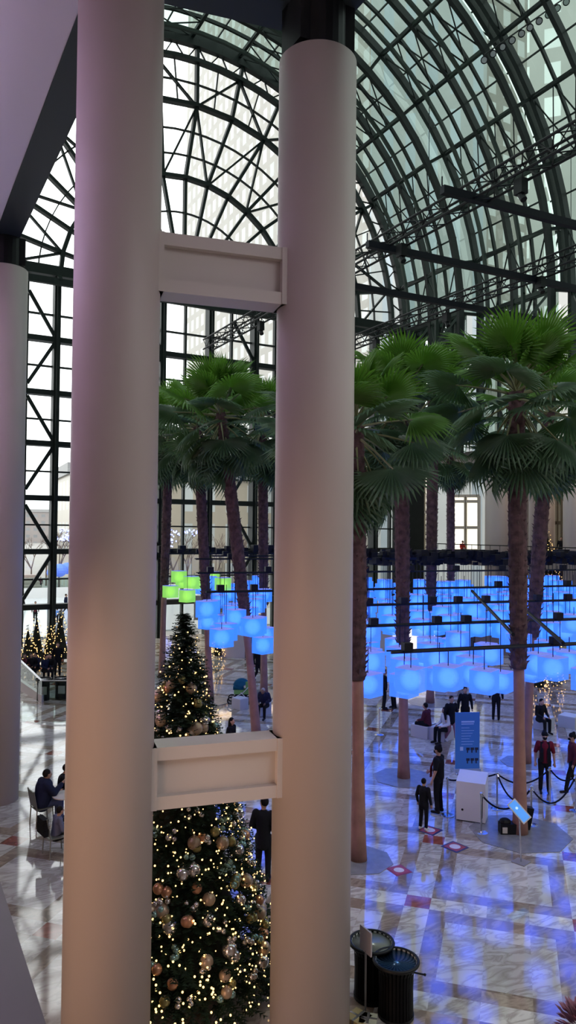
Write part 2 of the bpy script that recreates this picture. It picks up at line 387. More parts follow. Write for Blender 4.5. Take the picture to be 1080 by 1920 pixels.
def far_window(px0, px1, py0, py1, n, lab=None):
    a = AT(px0, py0, 60); 
    # on the plane x = 45.9
    def on(px, py): d = ray(px, py); return EYE+d*(45.9/d.x)
    q = [on(px0, py1), on(px1, py1), on(px1, py0), on(px0, py0)]
    f = MB(); f.quad(*q); W = f.build('window_%d' % n, wl); tag(W, kind='structure')
    f = MB(); o = Vector((-.12, 0, 0)); m1 = (q[0]+q[1])/2; m2 = (q[2]+q[3])/2
    f.bar(m1+o, m2+o, .22, .15); 
    for t_ in (0, .42, .9, 1): f.bar(q[0].lerp(q[3], t_)+o, q[1].lerp(q[2], t_)+o, .15, .25)
    f.bar(q[0]+o, q[3]+o, .2, .2); f.bar(q[1]+o, q[2]+o, .2, .2)
    f.build('window_frame', mat('bronze_frame', (.1, .085, .06), .5), W)
far_window(850, 900, 930, 1032, 3); far_window(789, 806, 862, 1032, 4); far_window(1042, 1056, 912, 1030, 5)
for (px, D, r, lab) in ((768, 66, .62, 'far pale round column behind the palms, next to the narrow lit window'), (934, 57, .98, 'far white round column behind the two crossing palm trunks'), (1016, 58, .98, 'far pale column with a cable down it, past the crossing palm trunks'), (1078, 52, .8, 'far cream column beside the arched stair by the hall side')):
    p = AT(px, 980, D); column(p.x, p.y, r, 13.3, lab, group=None, n=32)
# railing of the far gallery
t = thing('gallery_railing', 'dark railing along the far upper gallery behind the lanterns', 'railing', (39.8, 30, 5.5))
f = MB(); f.tube([(0, -30, 1.05), (0, 19, 1.05)], .04, 6); f.build('handrail', BLACK, t)
f = MB()
for k in range(0, 38): f.tube([(0, -18+k, 0), (0, -18+k, 1.05)], .025, 4)
tag(f.build('baluster', BLACK, t), kind='stuff')
# ---------------------------------------------------------------- lighting trusses and cross pipes under the vault
def truss(x, a0, a1, z, label):
    t = thing('lighting_truss', label, 'truss', (x, a0, z)); L = a1-a0
    f = MB(); s = .34
    for dx_, dz_ in ((-s, -s), (s, -s), (-s, s), (s, s)): f.tube([(dx_, 0, dz_), (dx_, L, dz_)], .055, 6)
    f.build('chord', BLACK, t)
    f = MB(); n = int(L/.7)
    for i in range(n):
        y0 = i*L/n; y1 = (i+1)*L/n; k = 1 if i % 2 else -1
        f.tube([(-s, y0, -s*k), (-s, y1, s*k)], .028, 4); f.tube([(s, y0, -s*k), (s, y1, s*k)], .028, 4); f.tube([(-s*k, y0, s), (s*k, y1, s)], .028, 4); f.tube([(-s*k, y0, -s), (s*k, y1, -s)], .028, 4)
    tag(f.build('lattice', BLACK, t), kind='stuff')
    for i in range(5):
        f = MB(); y = 2.5+i*(L-4)/5; f.box(-.16, .16, y-.2, y+.2, -.95, -.4); f.tube([(0, y, -.95), (0, y-.15, -1.2)], .13, 8); f.build('lamp_head', BLACK, t)
    for i in range(4):
        f = MB(); y = L*(i+.5)/4; f.tube([(0, y, s), (0, y, 26-z)], .02, 4); f.build('hanger_cable', BLACK, t)
truss(20, 10, 49.5, 20.7, 'long black box lighting truss nearest overhead, running to the glass front')
truss(28.6, 10, 49.5, 20.7, 'second black lighting truss, just above the tops of the palms')
for k, (a, x0, x1, z, lab) in enumerate(((21.8, 18.2, 40, 20.4, 'dark pipe crossing under the vault, nearest of the three'), (27.2, 18.5, 40, 20.2, 'middle dark pipe crossing beneath both lighting trusses'), (31.8, 18.8, 40, 20.0, 'farthest dark pipe crossing just over the palm crowns'))):
    f = MB(); f.bar((x0, a, z), (x1, a-.6, z), .26, .3); f.tube([(x0, a, z+.15), (x0, a, z+.5)], .03, 5)
    tag(f.build('cross_pipe', mat('blue_black_pipe', (.005, .006, .012), .55, spec=.2)), lab, 'pipe')
# spotlight batten at the vault
p0 = AY(905, 118, 35.6)-Vector((0, 0, 1)); p1 = AY(1066, -5, 35.0)-Vector((0, 0, 1))
p0 = AT(908, 112, 44); p1 = AT(1066, 0, 46)
f = MB(); f.tube([p0+Vector((0, 0, .3)), p1+Vector((0, 0, .3))], .05, 6)
for t_ in (0.05, .5, .95): f.tube([p0.lerp(p1, t_)+Vector((0, 0, .3)), p0.lerp(p1, t_)+Vector((0, 0, 2.5))], .02, 4)
tag(f.build('lighting_batten', BLACK), 'black pipe carrying a row of round spotlights high at the vault', 'batten')
proto = None
for k, t_ in enumerate((.0, .1, .21, .32, .43, .53, .64, .75, .86, .97)):
    p = p0.lerp(p1, t_)
    if proto is None:
        proto = thing('spotlight', 'round black spotlight with pale lens on the vault batten', 'spotlight', tuple(p), group='spotlights on the vault batten')
        d = (EYE-p).normalized(); d.z -= .2; d.normalize()
        f = MB(); f.tube([-d*.22, d*.05, d*.12], [.12, .2, .22], 12); f.tube([(0, 0, 0), (0, 0, .3)], .03, 5); f.build('housing', BLACK, proto)
        f = MB(); f.tube([d*.1, d*.13], .16, 12); f.build('lens', mat('grey_lens', (.35, .38, .38), .2), proto)
    else: copy_tree(proto, p)

# ---------------------------------------------------------------- outside
def tower_mat(name, wallc, winc, pu, pv, wu, wv, metal=.7):
    m, n, b = nt(name); N = n.nodes; Lk = n.links
    def mt_(op, a, bb=None):
        q = N.new('ShaderNodeMath'); q.operation = op
        for i, v in enumerate((a, bb)):
            if v is None: continue
            if isinstance(v, (int, float)): q.inputs[i].default_value = v
            else: Lk.new(v, q.inputs[i])
        return q.outputs[0]
    tc = N.new('ShaderNodeTexCoord'); s = N.new('ShaderNodeSeparateXYZ'); Lk.new(tc.outputs['Object'], s.inputs[0]); sn = N.new('ShaderNodeSeparateXYZ'); Lk.new(tc.outputs['Normal'], sn.inputs[0])
    ax = mt_('GREATER_THAN', mt_('ABSOLUTE', sn.outputs[0]), .5)
    u = mt_('ADD', mt_('MULTIPLY', ax, s.outputs[1]), mt_('MULTIPLY', mt_('SUBTRACT', 1, ax), s.outputs[0]))
    fu = mt_('FRACT', mt_('DIVIDE', u, pu)); fv = mt_('FRACT', mt_('DIVIDE', s.outputs[2], pv))
    w_ = mt_('MULTIPLY', mt_('LESS_THAN', fu, wu), mt_('LESS_THAN', fv, wv))
    wn = N.new('ShaderNodeTexWhiteNoise'); wn.noise_dimensions = '2D'; c = N.new('ShaderNodeCombineXYZ'); Lk.new(mt_('FLOOR', mt_('DIVIDE', u, pu)), c.inputs[0]); Lk.new(mt_('FLOOR', mt_('DIVIDE', s.outputs[2], pv)), c.inputs[1]); Lk.new(c.outputs[0], wn.inputs[0])
    r = N.new('ShaderNodeMapRange'); Lk.new(wn.outputs['Value'], r.inputs[0]); r.inputs[3].default_value = .8; r.inputs[4].default_value = 1
    wc = N.new('ShaderNodeVectorMath'); wc.operation = 'SCALE'; wc.inputs[0].default_value = winc; Lk.new(r.outputs[0], wc.inputs['Scale'])
    big = N.new('ShaderNodeTexNoise'); big.inputs['Scale'].default_value = .25; Lk.new(tc.outputs['Object'], big.inputs['Vector'])
    rr = N.new('ShaderNodeValToRGB'); rr.color_ramp.elements[0].color = (*[v*.85 for v in wallc], 1); rr.color_ramp.elements[1].color = (*[min(1, v*1.1) for v in wallc], 1); Lk.new(big.outputs['Fac'], rr.inputs['Fac'])
    mx = N.new('ShaderNodeMix'); mx.data_type = 'RGBA'; Lk.new(w_, mx.inputs[0]); Lk.new(rr.outputs['Color'], mx.inputs[6]); Lk.new(wc.outputs[0], mx.inputs[7])
    Lk.new(mx.outputs[2], b.inputs['Base Color']); Lk.new(mt_('MULTIPLY', w_, metal), b.inputs['Metallic']); b.inputs['Roughness'].default_value = .35
    return m
def tower(name, lab, cat, c, size, rz, mt, roof=None):
    t = thing(name, lab, cat, c, rz)
    f = MB(); f.box(-size[0]/2, size[0]/2, -size[1]/2, size[1]/2, 0, size[2]); f.build('facade', mt, t)
    f = MB(); f.box(-size[0]/2-.4, size[0]/2+.4, -size[1]/2-.4, size[1]/2+.4, size[2], size[2]+1.5); f.build('roof', roof or mat('roof_grey', (.3, .3, .3)), t)
    return t
TM1 = tower_mat('granite_tower_facade', (.31, .295, .26), (.50, .52, .50), 3.0, 3.8, .5, .66, .55)
TM2 = tower_mat('grey_tower_facade', (.46, .46, .43), (.80, .84, .82), 3.4, 4.0, .52, .58)
tower('office_tower', 'pale granite office tower with slit windows seen through the glass fan', 'building', (80, 124, -1), (40, 78, 150), 0, TM1)
q = AT(800, 995, 92); tower('glass_tower', 'blue grey glass tower with faint vertical streaks behind the middle of the vault', 'building', (q.x, q.y, -1), (13.5, 10, 170), R(-40), tower_mat('blue_glass_tower', (.36, .38, .37), (.38, .44, .47), 2.6, 60, .45, .97, .3))
q = AT(1225, 995, 84); tower('office_tower', 'grey tower with large bright square windows looming over the vault side', 'building', (q.x+3, q.y, -1), (31, 12, 170), R(-48), TM2)
p = AT(430, 995, 92); tower('stone_building', 'beige stone building with tall narrow windows across the plaza', 'building', (p.x+2, p.y+20, -1), (36, 16, 15.5), R(-4), tower_mat('beige_building', (.36, .32, .25), (.45, .48, .47), 3.2, 5.5, .5, .7, .4))
p = AT(114, 995, 420); tower('skyscraper', 'slim pale blue skyscraper far off past the river', 'building', (p.x, p.y, -1), (8.5, 10, 38), R(-10), tower_mat('blue_skyline', (.32, .43, .50), (.42, .52, .58), 2, 3.2, .5, .4, .0))
p = AT(122, 995, 440); tower('skyscraper', 'stepped grey skyscraper just behind the slim blue one', 'building', (p.x+2, p.y, -1), (11, 10, 28), R(-10), tower_mat('grey_skyline', (.36, .42, .45), (.46, .52, .55), 2, 3.2, .5, .4, .0))
p = AT(70, 995, 400); tower('riverside_block', 'long low grey block on the far shore', 'building', (p.x, p.y, -1), (150, 12, 17), R(-28), tower_mat('shore_block', (.28, .25, .24), (.24, .25, .26), 4, 3.6, .5, .4, .0))
f = MB(); f.box(-150, 200, 50.7, 420, -.5, -.15); tag(f.build('plaza_ground', mat('plaza_paving', (.26, .25, .235), .7, noise=.1, nscale=.5)), 'grey paved plaza outside the glass front', 'ground')
f = MB(); f.box(-8, 33, 54, 84, -.15, -.05); tag(f.build('ice_rink', mat('ice', (.6, .65, .68), .12)), 'white ice rink on the plaza outside', 'ice rink')
t = thing('rink_barrier', 'white rink barrier with glass panels behind the skaters', 'barrier', (12.5, 84, -.05))
f = MB(); f.box(-20.5, 20.5, 0, .15, 0, 1.1); f.build('board', mat('white_board', (.8, .8, .8), .4), t)
f = MB(); f.box(-20.5, 20.5, .05, .09, 1.1, 2.2); f.build('glass_panel', GLASSB, t)
# steps behind the rink
f = MB()
for k in range(6): f.box(2, 16, 88+k*.9, 94, k*.35-.15, k*.35+.2)
tag(f.build('plaza_steps', mat('pink_stone', (.35, .29, .26), .7)), 'broad pinkish steps beyond the rink', 'steps')
# bare trees with blue fairy lights
def bare_tree(p, h, seed, lit, lab):
    rn = random.Random(seed); t = thing('bare_tree', lab, 'tree', tuple(p)); f = MB(); tips = []
    def br(q, d, L, r, k):
        e = q+d*L; f.tube([q, e], [r, r*.65], 5, cap=False)
        if k == 0: tips.append(e); return
        for _ in range(3 if k > 1 else 4):
            nd = (d+Vector((rn.uniform(-1, 1), rn.uniform(-1, 1), rn.uniform(-.3, .7)))*.75).normalized(); br(e, nd, L*rn.uniform(.6, .8), r*.6, k-1)
    br(Vector((0, 0, 0)), Vector((0, 0, 1)), h*.3, h*.018, 4); f.build('branches', mat('bare_bark', (.16, .12, .10), .9), t)
    if lit:
        g = MB()
        for e in tips:
            if rn.random() < .8: g.sph(e, .1, 4, 3)
        tag(g.build('fairy_lights', mat('blue_fairy_light', (.2, .3, 1), .5, emit=3, ec=(.35, .4, 1)), t), kind='stuff')
for k, (px, D, h, lit) in enumerate(((112, 92, 9, 1), (60, 96, 8, 0), (88, 100, 8.5, 0), (325, 90, 9, 1), (352, 94, 8, 0), (405, 86, 8, 0), (440, 84, 8.5, 0), (497, 82, 8, 0), (20, 90, 8, 1), (470, 90, 8, 0))):
    p = AT(px, 1000, D); p.z = -.15
    bare_tree(p, h, k, lit, ['leafless tree wrapped in blue lights beside the slim skyscraper', 'leafless tree left of the lamp post, beyond the rink', 'leafless brown tree between the blue lit one and the shore block', 'leafless tree with blue lights behind the nearest palm trunk', 'small leafless tree outside, second along from the Christmas tree top', 'leafless tree outside, between two middle palm trunks', 'pale leafless tree outside, behind the blue lanterns', 'leafless tree outside by the edge of the column', 'leafless blue lit tree hidden behind the lilac column', 'thin leafless tree outside under the stone building'][k])
f = MB()
for (px, py, D) in ((112, 1040, 94),): pass
for k, (px, s) in enumerate(((100, .7), (113, .9), (127, .8))):
    p = AT(px, 1000, 90+k); p.z = 2.2+.2*k; f = MB(); f.sph((0, 0, 0), (s, s, s*.9), 10, 8); f.build
    o = f.build('lit_bush', mat('blue_lit_bush', (.1, .2, .8), .7, emit=.5, ec=(.15, .28, 1)), loc=p); tag(o, ['leftmost round blue lit bush at the plaza edge', 'largest round blue lit bush, middle of three', 'blue lit bush nearest the warm column'][k], 'bush')
# ---------------------------------------------------------------- palms
BARK = mat('shaggy_palm_bark', (.085, .045, .05), .9, noise=.5, nscale=6, bump=.6)
BARK2 = mat('smooth_palm_trunk', (.30, .155, .12), .7, noise=.2, nscale=3, bump=.2)
def leafmat(name, c):
    m, n, b = nt(name); b.inputs['Base Color'].default_value = (*c, 1); b.inputs['Roughness'].default_value = .45
    tc = n.nodes.new('ShaderNodeTexCoord'); t = n.nodes.new('ShaderNodeTexNoise'); t.inputs['Scale'].default_value = 5; n.links.new(tc.outputs['Object'], t.inputs['Vector'])
    r = n.nodes.new('ShaderNodeValToRGB'); r.color_ramp.elements[0].color = (*[v*.65 for v in c], 1); r.color_ramp.elements[1].color = (*[v*1.35 for v in c], 1); n.links.new(t.outputs['Fac'], r.inputs['Fac']); n.links.new(r.outputs['Color'], b.inputs['Base Color'])
    tr = n.nodes.new('ShaderNodeBsdfTranslucent'); tr.inputs[0].default_value = (c[0]*1.6, c[1]*1.6, c[2], 1); mx = n.nodes.new('ShaderNodeMixShader'); mx.inputs[0].default_value = .3
    o = n.nodes['Material Output']; n.links.new(b.outputs[0], mx.inputs[1]); n.links.new(tr.outputs[0], mx.inputs[2]); n.links.new(mx.outputs[0], o.inputs[0]); return m
LEAF1 = leafmat('young_palm_leaf', (.10, .225, .035)); LEAF2 = leafmat('old_palm_leaf', (.065, .125, .065)); PET = mat('palm_petiole', (.16, .17, .07), .5)
def frond_meshes(seed, pl, rad, droop, cup):
    rn = random.Random(seed); N = 34; f = MB(); c = Vector((0, pl, 0)); span = 250
    def pt(an, r, dz): return Vector((math.sin(R(an))*r, pl+math.cos(R(an))*r*.95, dz-cup*r*(abs(an)/125.)**1.5-droop*max(0, r-.45)**2))
    for k in range(N):
        a0 = -span/2+span*k/N; a1 = a0+span/N; am = (a0+a1)/2; L = rad*rn.uniform(.88, 1.06)*(1-.18*(abs(am)/125.)**2); ri = rad*.46
        v0 = pt(a0, .04, 0); v1 = pt(a1, .04, 0)
        e0 = pt(a0, ri, -.02); em = pt(am, ri, .03); e1 = pt(a1, ri, -.02)
        j = rn.uniform(-2, 2); tp = pt(am+j, L, -rn.uniform(0, .10)); 
        b0 = pt(a0+span/N*.18, (ri+L)/2*1.02, -.01); b1 = pt(a1-span/N*.18, (ri+L)/2*1.02, -.01); bm = pt(am+j*.4, (ri+L)/2, .02)
        i0 = len(f.v); f.v += [tuple(x) for x in (v0, v1, e0, em, e1, b0, bm, b1, tp)]
        f.f += [(i0, i0+2, i0+3), (i0, i0+3, i0+1), (i0+1, i0+3, i0+4), (i0+2, i0+5, i0+6, i0+3), (i0+3, i0+6, i0+7, i0+4), (i0+5, i0+8, i0+6), (i0+6, i0+8, i0+7)]; f.m += [0]*7
    g = MB(); g.tube([(0, 0, 0), (0, pl*.5, .03), (0, pl+.05, 0)], [.035, .022, .015], 5)
    return f, g
FP = {}
def frond(parent, var, M, mt):
    key = (var, mt.name)
    if key not in FP:
        f, g = frond_meshes(hash(var) % 1000 if False else {'up': 3, 'mid': 5, 'low': 8}[var], {'up': .85, 'mid': 1.15, 'low': 1.0}[var], {'up': .92, 'mid': 1.0, 'low': .98}[var], {'up': .12, 'mid': .35, 'low': .6}[var], {'up': .12, 'mid': .25, 'low': .45}[var])
        a = f.build('frond', mt, parent); b = g.build('petiole', PET, a); FP[key] = (a.data, b.data); 
    else:
        a = bpy.data.objects.new('frond', FP[key][0]); COL.objects.link(a); a.parent = parent
        b = bpy.data.objects.new('petiole', FP[key][1]); COL.objects.link(b); b.parent = a
    a.matrix_local = M
def palm(base, crown, rt, label, seed, nf=30, sc_=1.0, az0=0):
    rn = random.Random(seed); t = thing('palm_tree', label, 'palm tree', tuple(base), group='palms in the planted grid')
    top = crown-base; H = top.z; f = MB()
    def axis(s): return Vector((top.x*s**1.15, top.y*s**1.15, H*s))
    z1 = 4.1/H; rb_ = .185
    pts = [axis(s) for s in [i/10*z1 for i in range(11)]]; rs = [rb_*(1-.27*min(1, i/6)) for i in range(11)]; rs[0] = rb_*1.08
    f.tube(pts, rs, 18); f.build('smooth_lower_trunk', BARK2, t, smooth=True)
    f = MB(); n = 60; pts = []; rs = []
    for i in range(n+1):
        s = z1+(1-z1)*i/n; pts.append(axis(s)); rs.append(rt*(.95+.08*(i % 2))+rt*.2*math.sin(math.pi*min(1, i/n*1.1)))
    f.tube(pts, rs, 14)
    m = int((H-4.1)*34)
    for i in range(m):       # cut leaf bases standing off the trunk
        s = z1+(1-z1)*(i+.5)/m; c = axis(s); an = i*2.39996+rn.uniform(-.2, .2); d = Vector((math.cos(an), math.sin(an), 0)); sdv = Vector((-d.y, d.x, 0)); r = rt*(1-.12*i/m)
        b0 = c+d*r*.95; tip = c+d*(r*1.12+rn.uniform(.03, .10))+Vector((0, 0, rn.uniform(.03, .14)))
        k = len(f.v); f.v += [tuple(b0-sdv*.07), tuple(b0+sdv*.07), tuple(tip), tuple(b0+Vector((0, 0, -.1)))]; f.f += [(k, k+1, k+2), (k+1, k+3, k+2), (k+3, k, k+2)]; f.m += [0]*3
    f.build('shaggy_upper_trunk', BARK, t)
    for i in range(nf):
        s = i/(nf-1); el = 86-164*s**.85+rn.uniform(-10, 10); az = az0+i*137.5+rn.uniform(-12, 12)
        var = 'up' if s < .28 else ('mid' if s < .68 else 'low'); mt = LEAF1 if s < .36 else LEAF2
        d = Vector((math.cos(R(el))*math.cos(R(az)), math.cos(R(el))*math.sin(R(az)), math.sin(R(el)))); up = Vector((-math.sin(R(el))*math.cos(R(az)), -math.sin(R(el))*math.sin(R(az)), math.cos(R(el))))
        if s > .62 and el < -10: d = (d+Vector((0, 0, -.25))).normalized(); up = (up-d*up.dot(d)).normalized()
        x = d.cross(up); M = Matrix((x, d, up)).transposed().to_4x4(); k = sc_*rn.uniform(.88, 1.1)*(1.0 if s > .1 else .85)
        M = Matrix.Translation(top+Vector((0, 0, .25-.75*s))) @ M @ Matrix.Rotation(R(rn.uniform(-32, 32)), 4, 'Y') @ Matrix.Scale(k, 4)
        frond(t, var, M, mt)
    return t
PALMS = [((672, 1612), None, 17.0, (668, 800), .25, 'palm whose reddish trunk foot shows right beside the column', 1.12),
 ((757, 1458), None, 22.7, (752, 745), .27, 'palm with trunk foot behind the standing child, crown beside the column', 1.15),
 ((975, 1562), None, 18.5, (968, 735), .27, 'large palm with the black bag and tablet stand at its foot', 1.22),
 ((985, 1430), None, 24.1, (1030, 775), .27, 'palm standing close behind the one with the black bag', 1.25),
 ((481, 1388), None, 26.9, (414, 775), .27, 'palm with a leaning trunk crossing in front of the teal stroller', 1.3),
 (None, 498, 34.4, (492, 790), .27, 'palm with trunk rising behind the person seated on the pale cube', 1.4),
 (None, 397, 33.0, (370, 800), .27, 'palm just behind the tip of the Christmas tree, beside the leaning palm', 1.35),
 (None, 307, 38.0, (318, 800), .27, 'slender palm tight against the nearest column, above the Christmas tree', 1.4),
 (None, 808, 33.0, (812, 735), .30, 'palm behind the lanterns, first past the one by the child', 1.35),
 (None, 846, 42.0, (845, 830), .27, 'farthest thin palm in front of the lit gallery window', 1.35)]
TR = []
for k, (bp, px, D, cr, rt, lab, s_) in enumerate(PALMS):
    if bp: base = G(*bp)
    else: base = AT(px, 1000, D); base.z = 0
    D = base.dot(FW); crown = AT(cr[0], cr[1], D); palm(base, crown, rt*.72, lab, 20+k, nf=38, sc_=s_, az0=k*50); TR.append((base, crown, rt))
    f = MB(); f.lathe([([.8, .95, 1.25, .8, 1, 1, 1, 1, 1, 1][k], 0), ([.8, .95, 1.25, .8, 1, 1, 1, 1, 1, 1][k], .012), (0, .012)], 8, c=tuple(base)); tag(f.build('tree_pit_cover', mat('grey_granite', (.20, .20, .21), .2, noise=.15, nscale=5)), 'grey stone octagon around the foot of ' + ['the palm by the column', 'the palm behind the child', 'the palm with the black bag', 'the second palm past the kiosk', 'the leaning palm', 'the palm behind the pale cube', 'the palm behind the Christmas tree', 'the slender palm by the nearest column', 'the palm behind the lanterns', 'the farthest thin palm'][k], 'paving')

# ---------------------------------------------------------------- lanterns on their hanging bars
U = (RT*.951+FW*.309).normalized(); Nn = (RT*-.309+FW*.951).normalized()
O = RT*1.95+FW*17.1
def paper(name, ec, deep, thru):
    m = bpy.data.materials.new(name); m.use_nodes = True; n = m.node_tree; b = n.nodes['Principled BSDF']; b.inputs['Base Color'].default_value = (*deep, 1); b.inputs['Roughness'].default_value = .7
    b.inputs['Emission Color'].default_value = (*ec, 1); b.inputs['Emission Strength'].default_value = 1
    t = n.nodes.new('ShaderNodeBsdfTransparent'); t.inputs[0].default_value = (.8, .9, 1, 1); mx = n.nodes.new('ShaderNodeMixShader'); mx.inputs[0].default_value = thru
    o = n.nodes['Material Output']; n.links.new(b.outputs[0], mx.inputs[1]); n.links.new(t.outputs[0], mx.inputs[2]); n.links.new(mx.outputs[0], o.inputs[0]); return m
def emis(name, c, s, ec): return mat(name, c, .6, emit=s, ec=ec)
BL = paper('blue_lantern_paper', (.065, .25, 1.3), (.03, .06, .2), .35); BL2 = paper('light_blue_lantern_paper', (.045, .27, 1.3), (.03, .06, .2), .35); GR = paper('green_lantern_paper', (.24, .62, .10), (.1, .2, .05), .25); BLT = emis('lantern_top_paper', (.2, .2, .35), 1, (.11, .15, .62))
def glow(name, c):
    m = bpy.data.materials.new(name); m.use_nodes = True; n = m.node_tree; n.nodes.clear(); o = n.nodes.new('ShaderNodeOutputMaterial'); e = n.nodes.new('ShaderNodeEmission'); t = n.nodes.new('ShaderNodeBsdfTransparent'); a = n.nodes.new('ShaderNodeAddShader')
    e.inputs[0].default_value = (*c, 1); n.links.new(e.outputs[0], a.inputs[0]); n.links.new(t.outputs[0], a.inputs[1]); n.links.new(a.outputs[0], o.inputs[0]); return m
CORE = {'blue_core': glow('blue_lantern_core', (.032, .085, .9)), 'green_core': glow('green_lantern_core', (.1, .2, .02))}
CORD = mat('dark_blue_cord', (.004, .005, .014), .5, spec=.25)
def lantern_proto(mt, label, group):
    t = thing('lantern', label, 'lantern', group=group)
    f = MB(); h = .27; c = .025; w_ = .275; pr = [(-w_+c, -w_), (w_-c, -w_), (w_, -w_+c), (w_, w_-c), (w_-c, w_), (-w_+c, w_), (-w_, w_-c), (-w_, -w_+c)]
    n = 8
    for i in range(n):
        a = pr[i]; b = pr[(i+1) % n]; f.quad((*a, -h), (*b, -h), (*b, h), (*a, h))
    f.quad(*[(*p, -h) for p in pr][::-1]); f.build('shade', mt, t)
    f = MB(); f.quad(*[(p[0]*.99, p[1]*.99, h) for p in pr])
    for i in range(n):
        a = pr[i]; b = pr[(i+1) % n]; f.quad((*a, h), (*b, h), (b[0]*.99, b[1]*.99, h+.012), (a[0]*.99, a[1]*.99, h+.012))
    f.build('top_cover', BLT, t)
    f = MB(); [f.sph((0, 0, 0), (q, q, q*1.02), 12, 8) for q in (.255, .22, .18, .13)]; f.build('lamp_core', CORE['green_core' if mt is GR else 'blue_core'], t, smooth=True)
    f = MB(); f.tube([(0, 0, h), (0, 0, h+1)], .012, 4); f.build('cord', CORD, t)
    return t
LP = {}
KIND = {'front': (BL, 'large blue glowing box lantern in the front row of the canopy', 'blue lanterns in the front row'),
 'near': (BL, 'blue glowing box lantern in the rows just behind the front row', 'blue lanterns just behind the front row'),
 'mid': (BL2, 'blue glowing box lantern in the middle of the hanging canopy', 'blue lanterns in the middle of the canopy'),
 'far': (BL2, 'small blue glowing box lantern at the far end of the canopy', 'blue lanterns at the far end'),
 'green': (GR, 'lime green glowing box lantern at the far corner of the canopy', 'lime green lanterns at the far corner')}
rn = random.Random(5); nL = 0
ROWZ = []
def barz(j): return 4.62+ (6.35-4.62)*min(1, (j/12.0))**.8
for j in range(0, 20):
    wins = []; first = None
    for i in range(-3, 22):
        p = O+U*(i*.98+(j % 2)*.4)+Nn*(j*1.12)
        D = p.dot(FW); px = 540+FOC*p.dot(RT)/D
        if i < 0 and (j < 6 or (D < 33 and px < 385) or px > 520): continue
        if px > 1130 or (505 < px < 668 and True) or px < 318: 
            if 505 < px < 668: wins.append(p)
            continue
        if any((((b.lerp(c, max(0, min(1, 4.3/c.z))))-p).xy.length < r_+.45) for b, c, r_ in TR): continue
        wins.append(p)
        if 505 < px < 520 or 650 < px < 668: continue
        zc = 3.93+.025*j+.42*math.sin(i*.75+j*.45)+rn.uniform(-.45, .45)
        if j < 2: zc = 3.83+rn.uniform(-.12, .38)
        if px < 520: zc = 4.15+ .4*math.sin(i+j*.5)+ (j-8)*.05+rn.uniform(-.35, .35)
        if j > 3 and rn.random() < .05: continue
        kind = 'front' if j < 2 else ('near' if j < 5 else ('mid' if j < 12 else 'far'))
        if px < 520 and j >= 14 and (px < 372 or rn.random() < .12): kind = 'green'
        bz = barz(j) if j > 1 else 4.72
        bz = max(bz, zc+.5)
        if kind not in LP:
            LP[kind] = lantern_proto(*KIND[kind]); o = LP[kind]
            o.location = (p.x, p.y, zc); o.rotation_euler = (0, 0, -R(YAW)+R(45)+R(rn.uniform(-9, 9)))
        else: o = copy_tree(LP[kind], (p.x, p.y, zc), -R(YAW)+R(45)+R(rn.uniform(-9, 9)))
        for ch in o.children:
            if ch.name.startswith('cord'): ch.scale = (1, 1, 1); ch.location = (0, 0, .27-.27*(bz-zc-.27)); ch.scale = (1, 1, (bz-zc-.27))
        nL += 1
    if len(wins) > 1 and j in (0, 2, 4, 6, 9, 12, 15, 18):
        z = barz(j) if j > 1 else 4.72; a = wins[0]; b = wins[-1]; L = (b-a).dot(U)+.5
        t = thing('hanging_bar', 'dark bar carrying lantern cords, row %s from the front of the canopy' % ['one', 'two', 'three', 'four', 'five', 'six', 'seven', 'eight', 'nine', 'ten', 'eleven', 'twelve', 'thirteen', 'fourteen', 'fifteen', 'sixteen', 'seventeen', 'eighteen', 'nineteen', 'twenty'][j], 'bar', (a.x, a.y, z))
        ang = math.atan2(U.y, U.x); t.rotation_euler = (0, 0, ang)
        f = MB(); f.tube([(-.5, 0, 0), (L, 0, 0)], .038, 6); f.tube([(-.5, .25, .0), (L, .25, .0)], .02, 5); f.build('pipe', CORD, t)
        f = MB(); f.box(-.11, .11, -.09, .09, .02, .21); w0 = None
        for q in wins:
            if rn.random() < .35: continue
            if w0 is None: w0 = f.build('winch', CORD, t); k = w0
            else: k = w0.copy(); COL.objects.link(k); k.parent = t
            k.location = ((q-a).dot(U)+rn.uniform(-.1, .1), 0, 0)
print('lanterns', nL)
# raking bars across the canopy and far frame
for k, (a, b, lab) in enumerate((((885, 1108, 25.5), (962, 1190, 18.2), 'raking bar crossing in front of the blue lanterns beside the big palm'), ((978, 1138, 21), (1056, 1206, 17.5), 'raking bar behind the big palm trunk, among lanterns'), ((655, 1045, 30), (1100, 1046, 33.5), 'thick dark frame along the far top of the canopy'), ((300, 1036, 38.5), (525, 1036, 37), 'thick dark frame over the far green lanterns'))):
    f = MB(); p = AT(*a); q = AT(*b); f.tube([p, q], .05 if k < 2 else .11, 6)
    if k >= 2:
        n = int((q-p).length/.45)
        for i in range(n):
            c = p.lerp(q, (i+rn.random())/n); s = rn.uniform(.08, .18); f.box(c.x-s, c.x+s, c.y-s, c.y+s, c.z, c.z+s*2.2)
    tag(f.build('lantern_rig', CORD), lab, 'frame')
t = thing('canopy_equipment', 'crowded dark winches and cables topping the far canopy frame', 'equipment', tuple(AT(880, 1040, 32)), group=None)
f = MB(); o0 = Vector(t.location)
for i in range(330):
    px = rn.uniform(690, 1100); D = 30+rn.uniform(-1, 4)+(px-690)*.006; c = AT(px, rn.uniform(1036, 1058), D)-o0; s = rn.uniform(.05, .16)
    f.box(c.x-s, c.x+s, c.y-s, c.y+s, c.z-s*.6, c.z+s)
tag(f.build('winches_and_cables', CORD, t), kind='stuff')
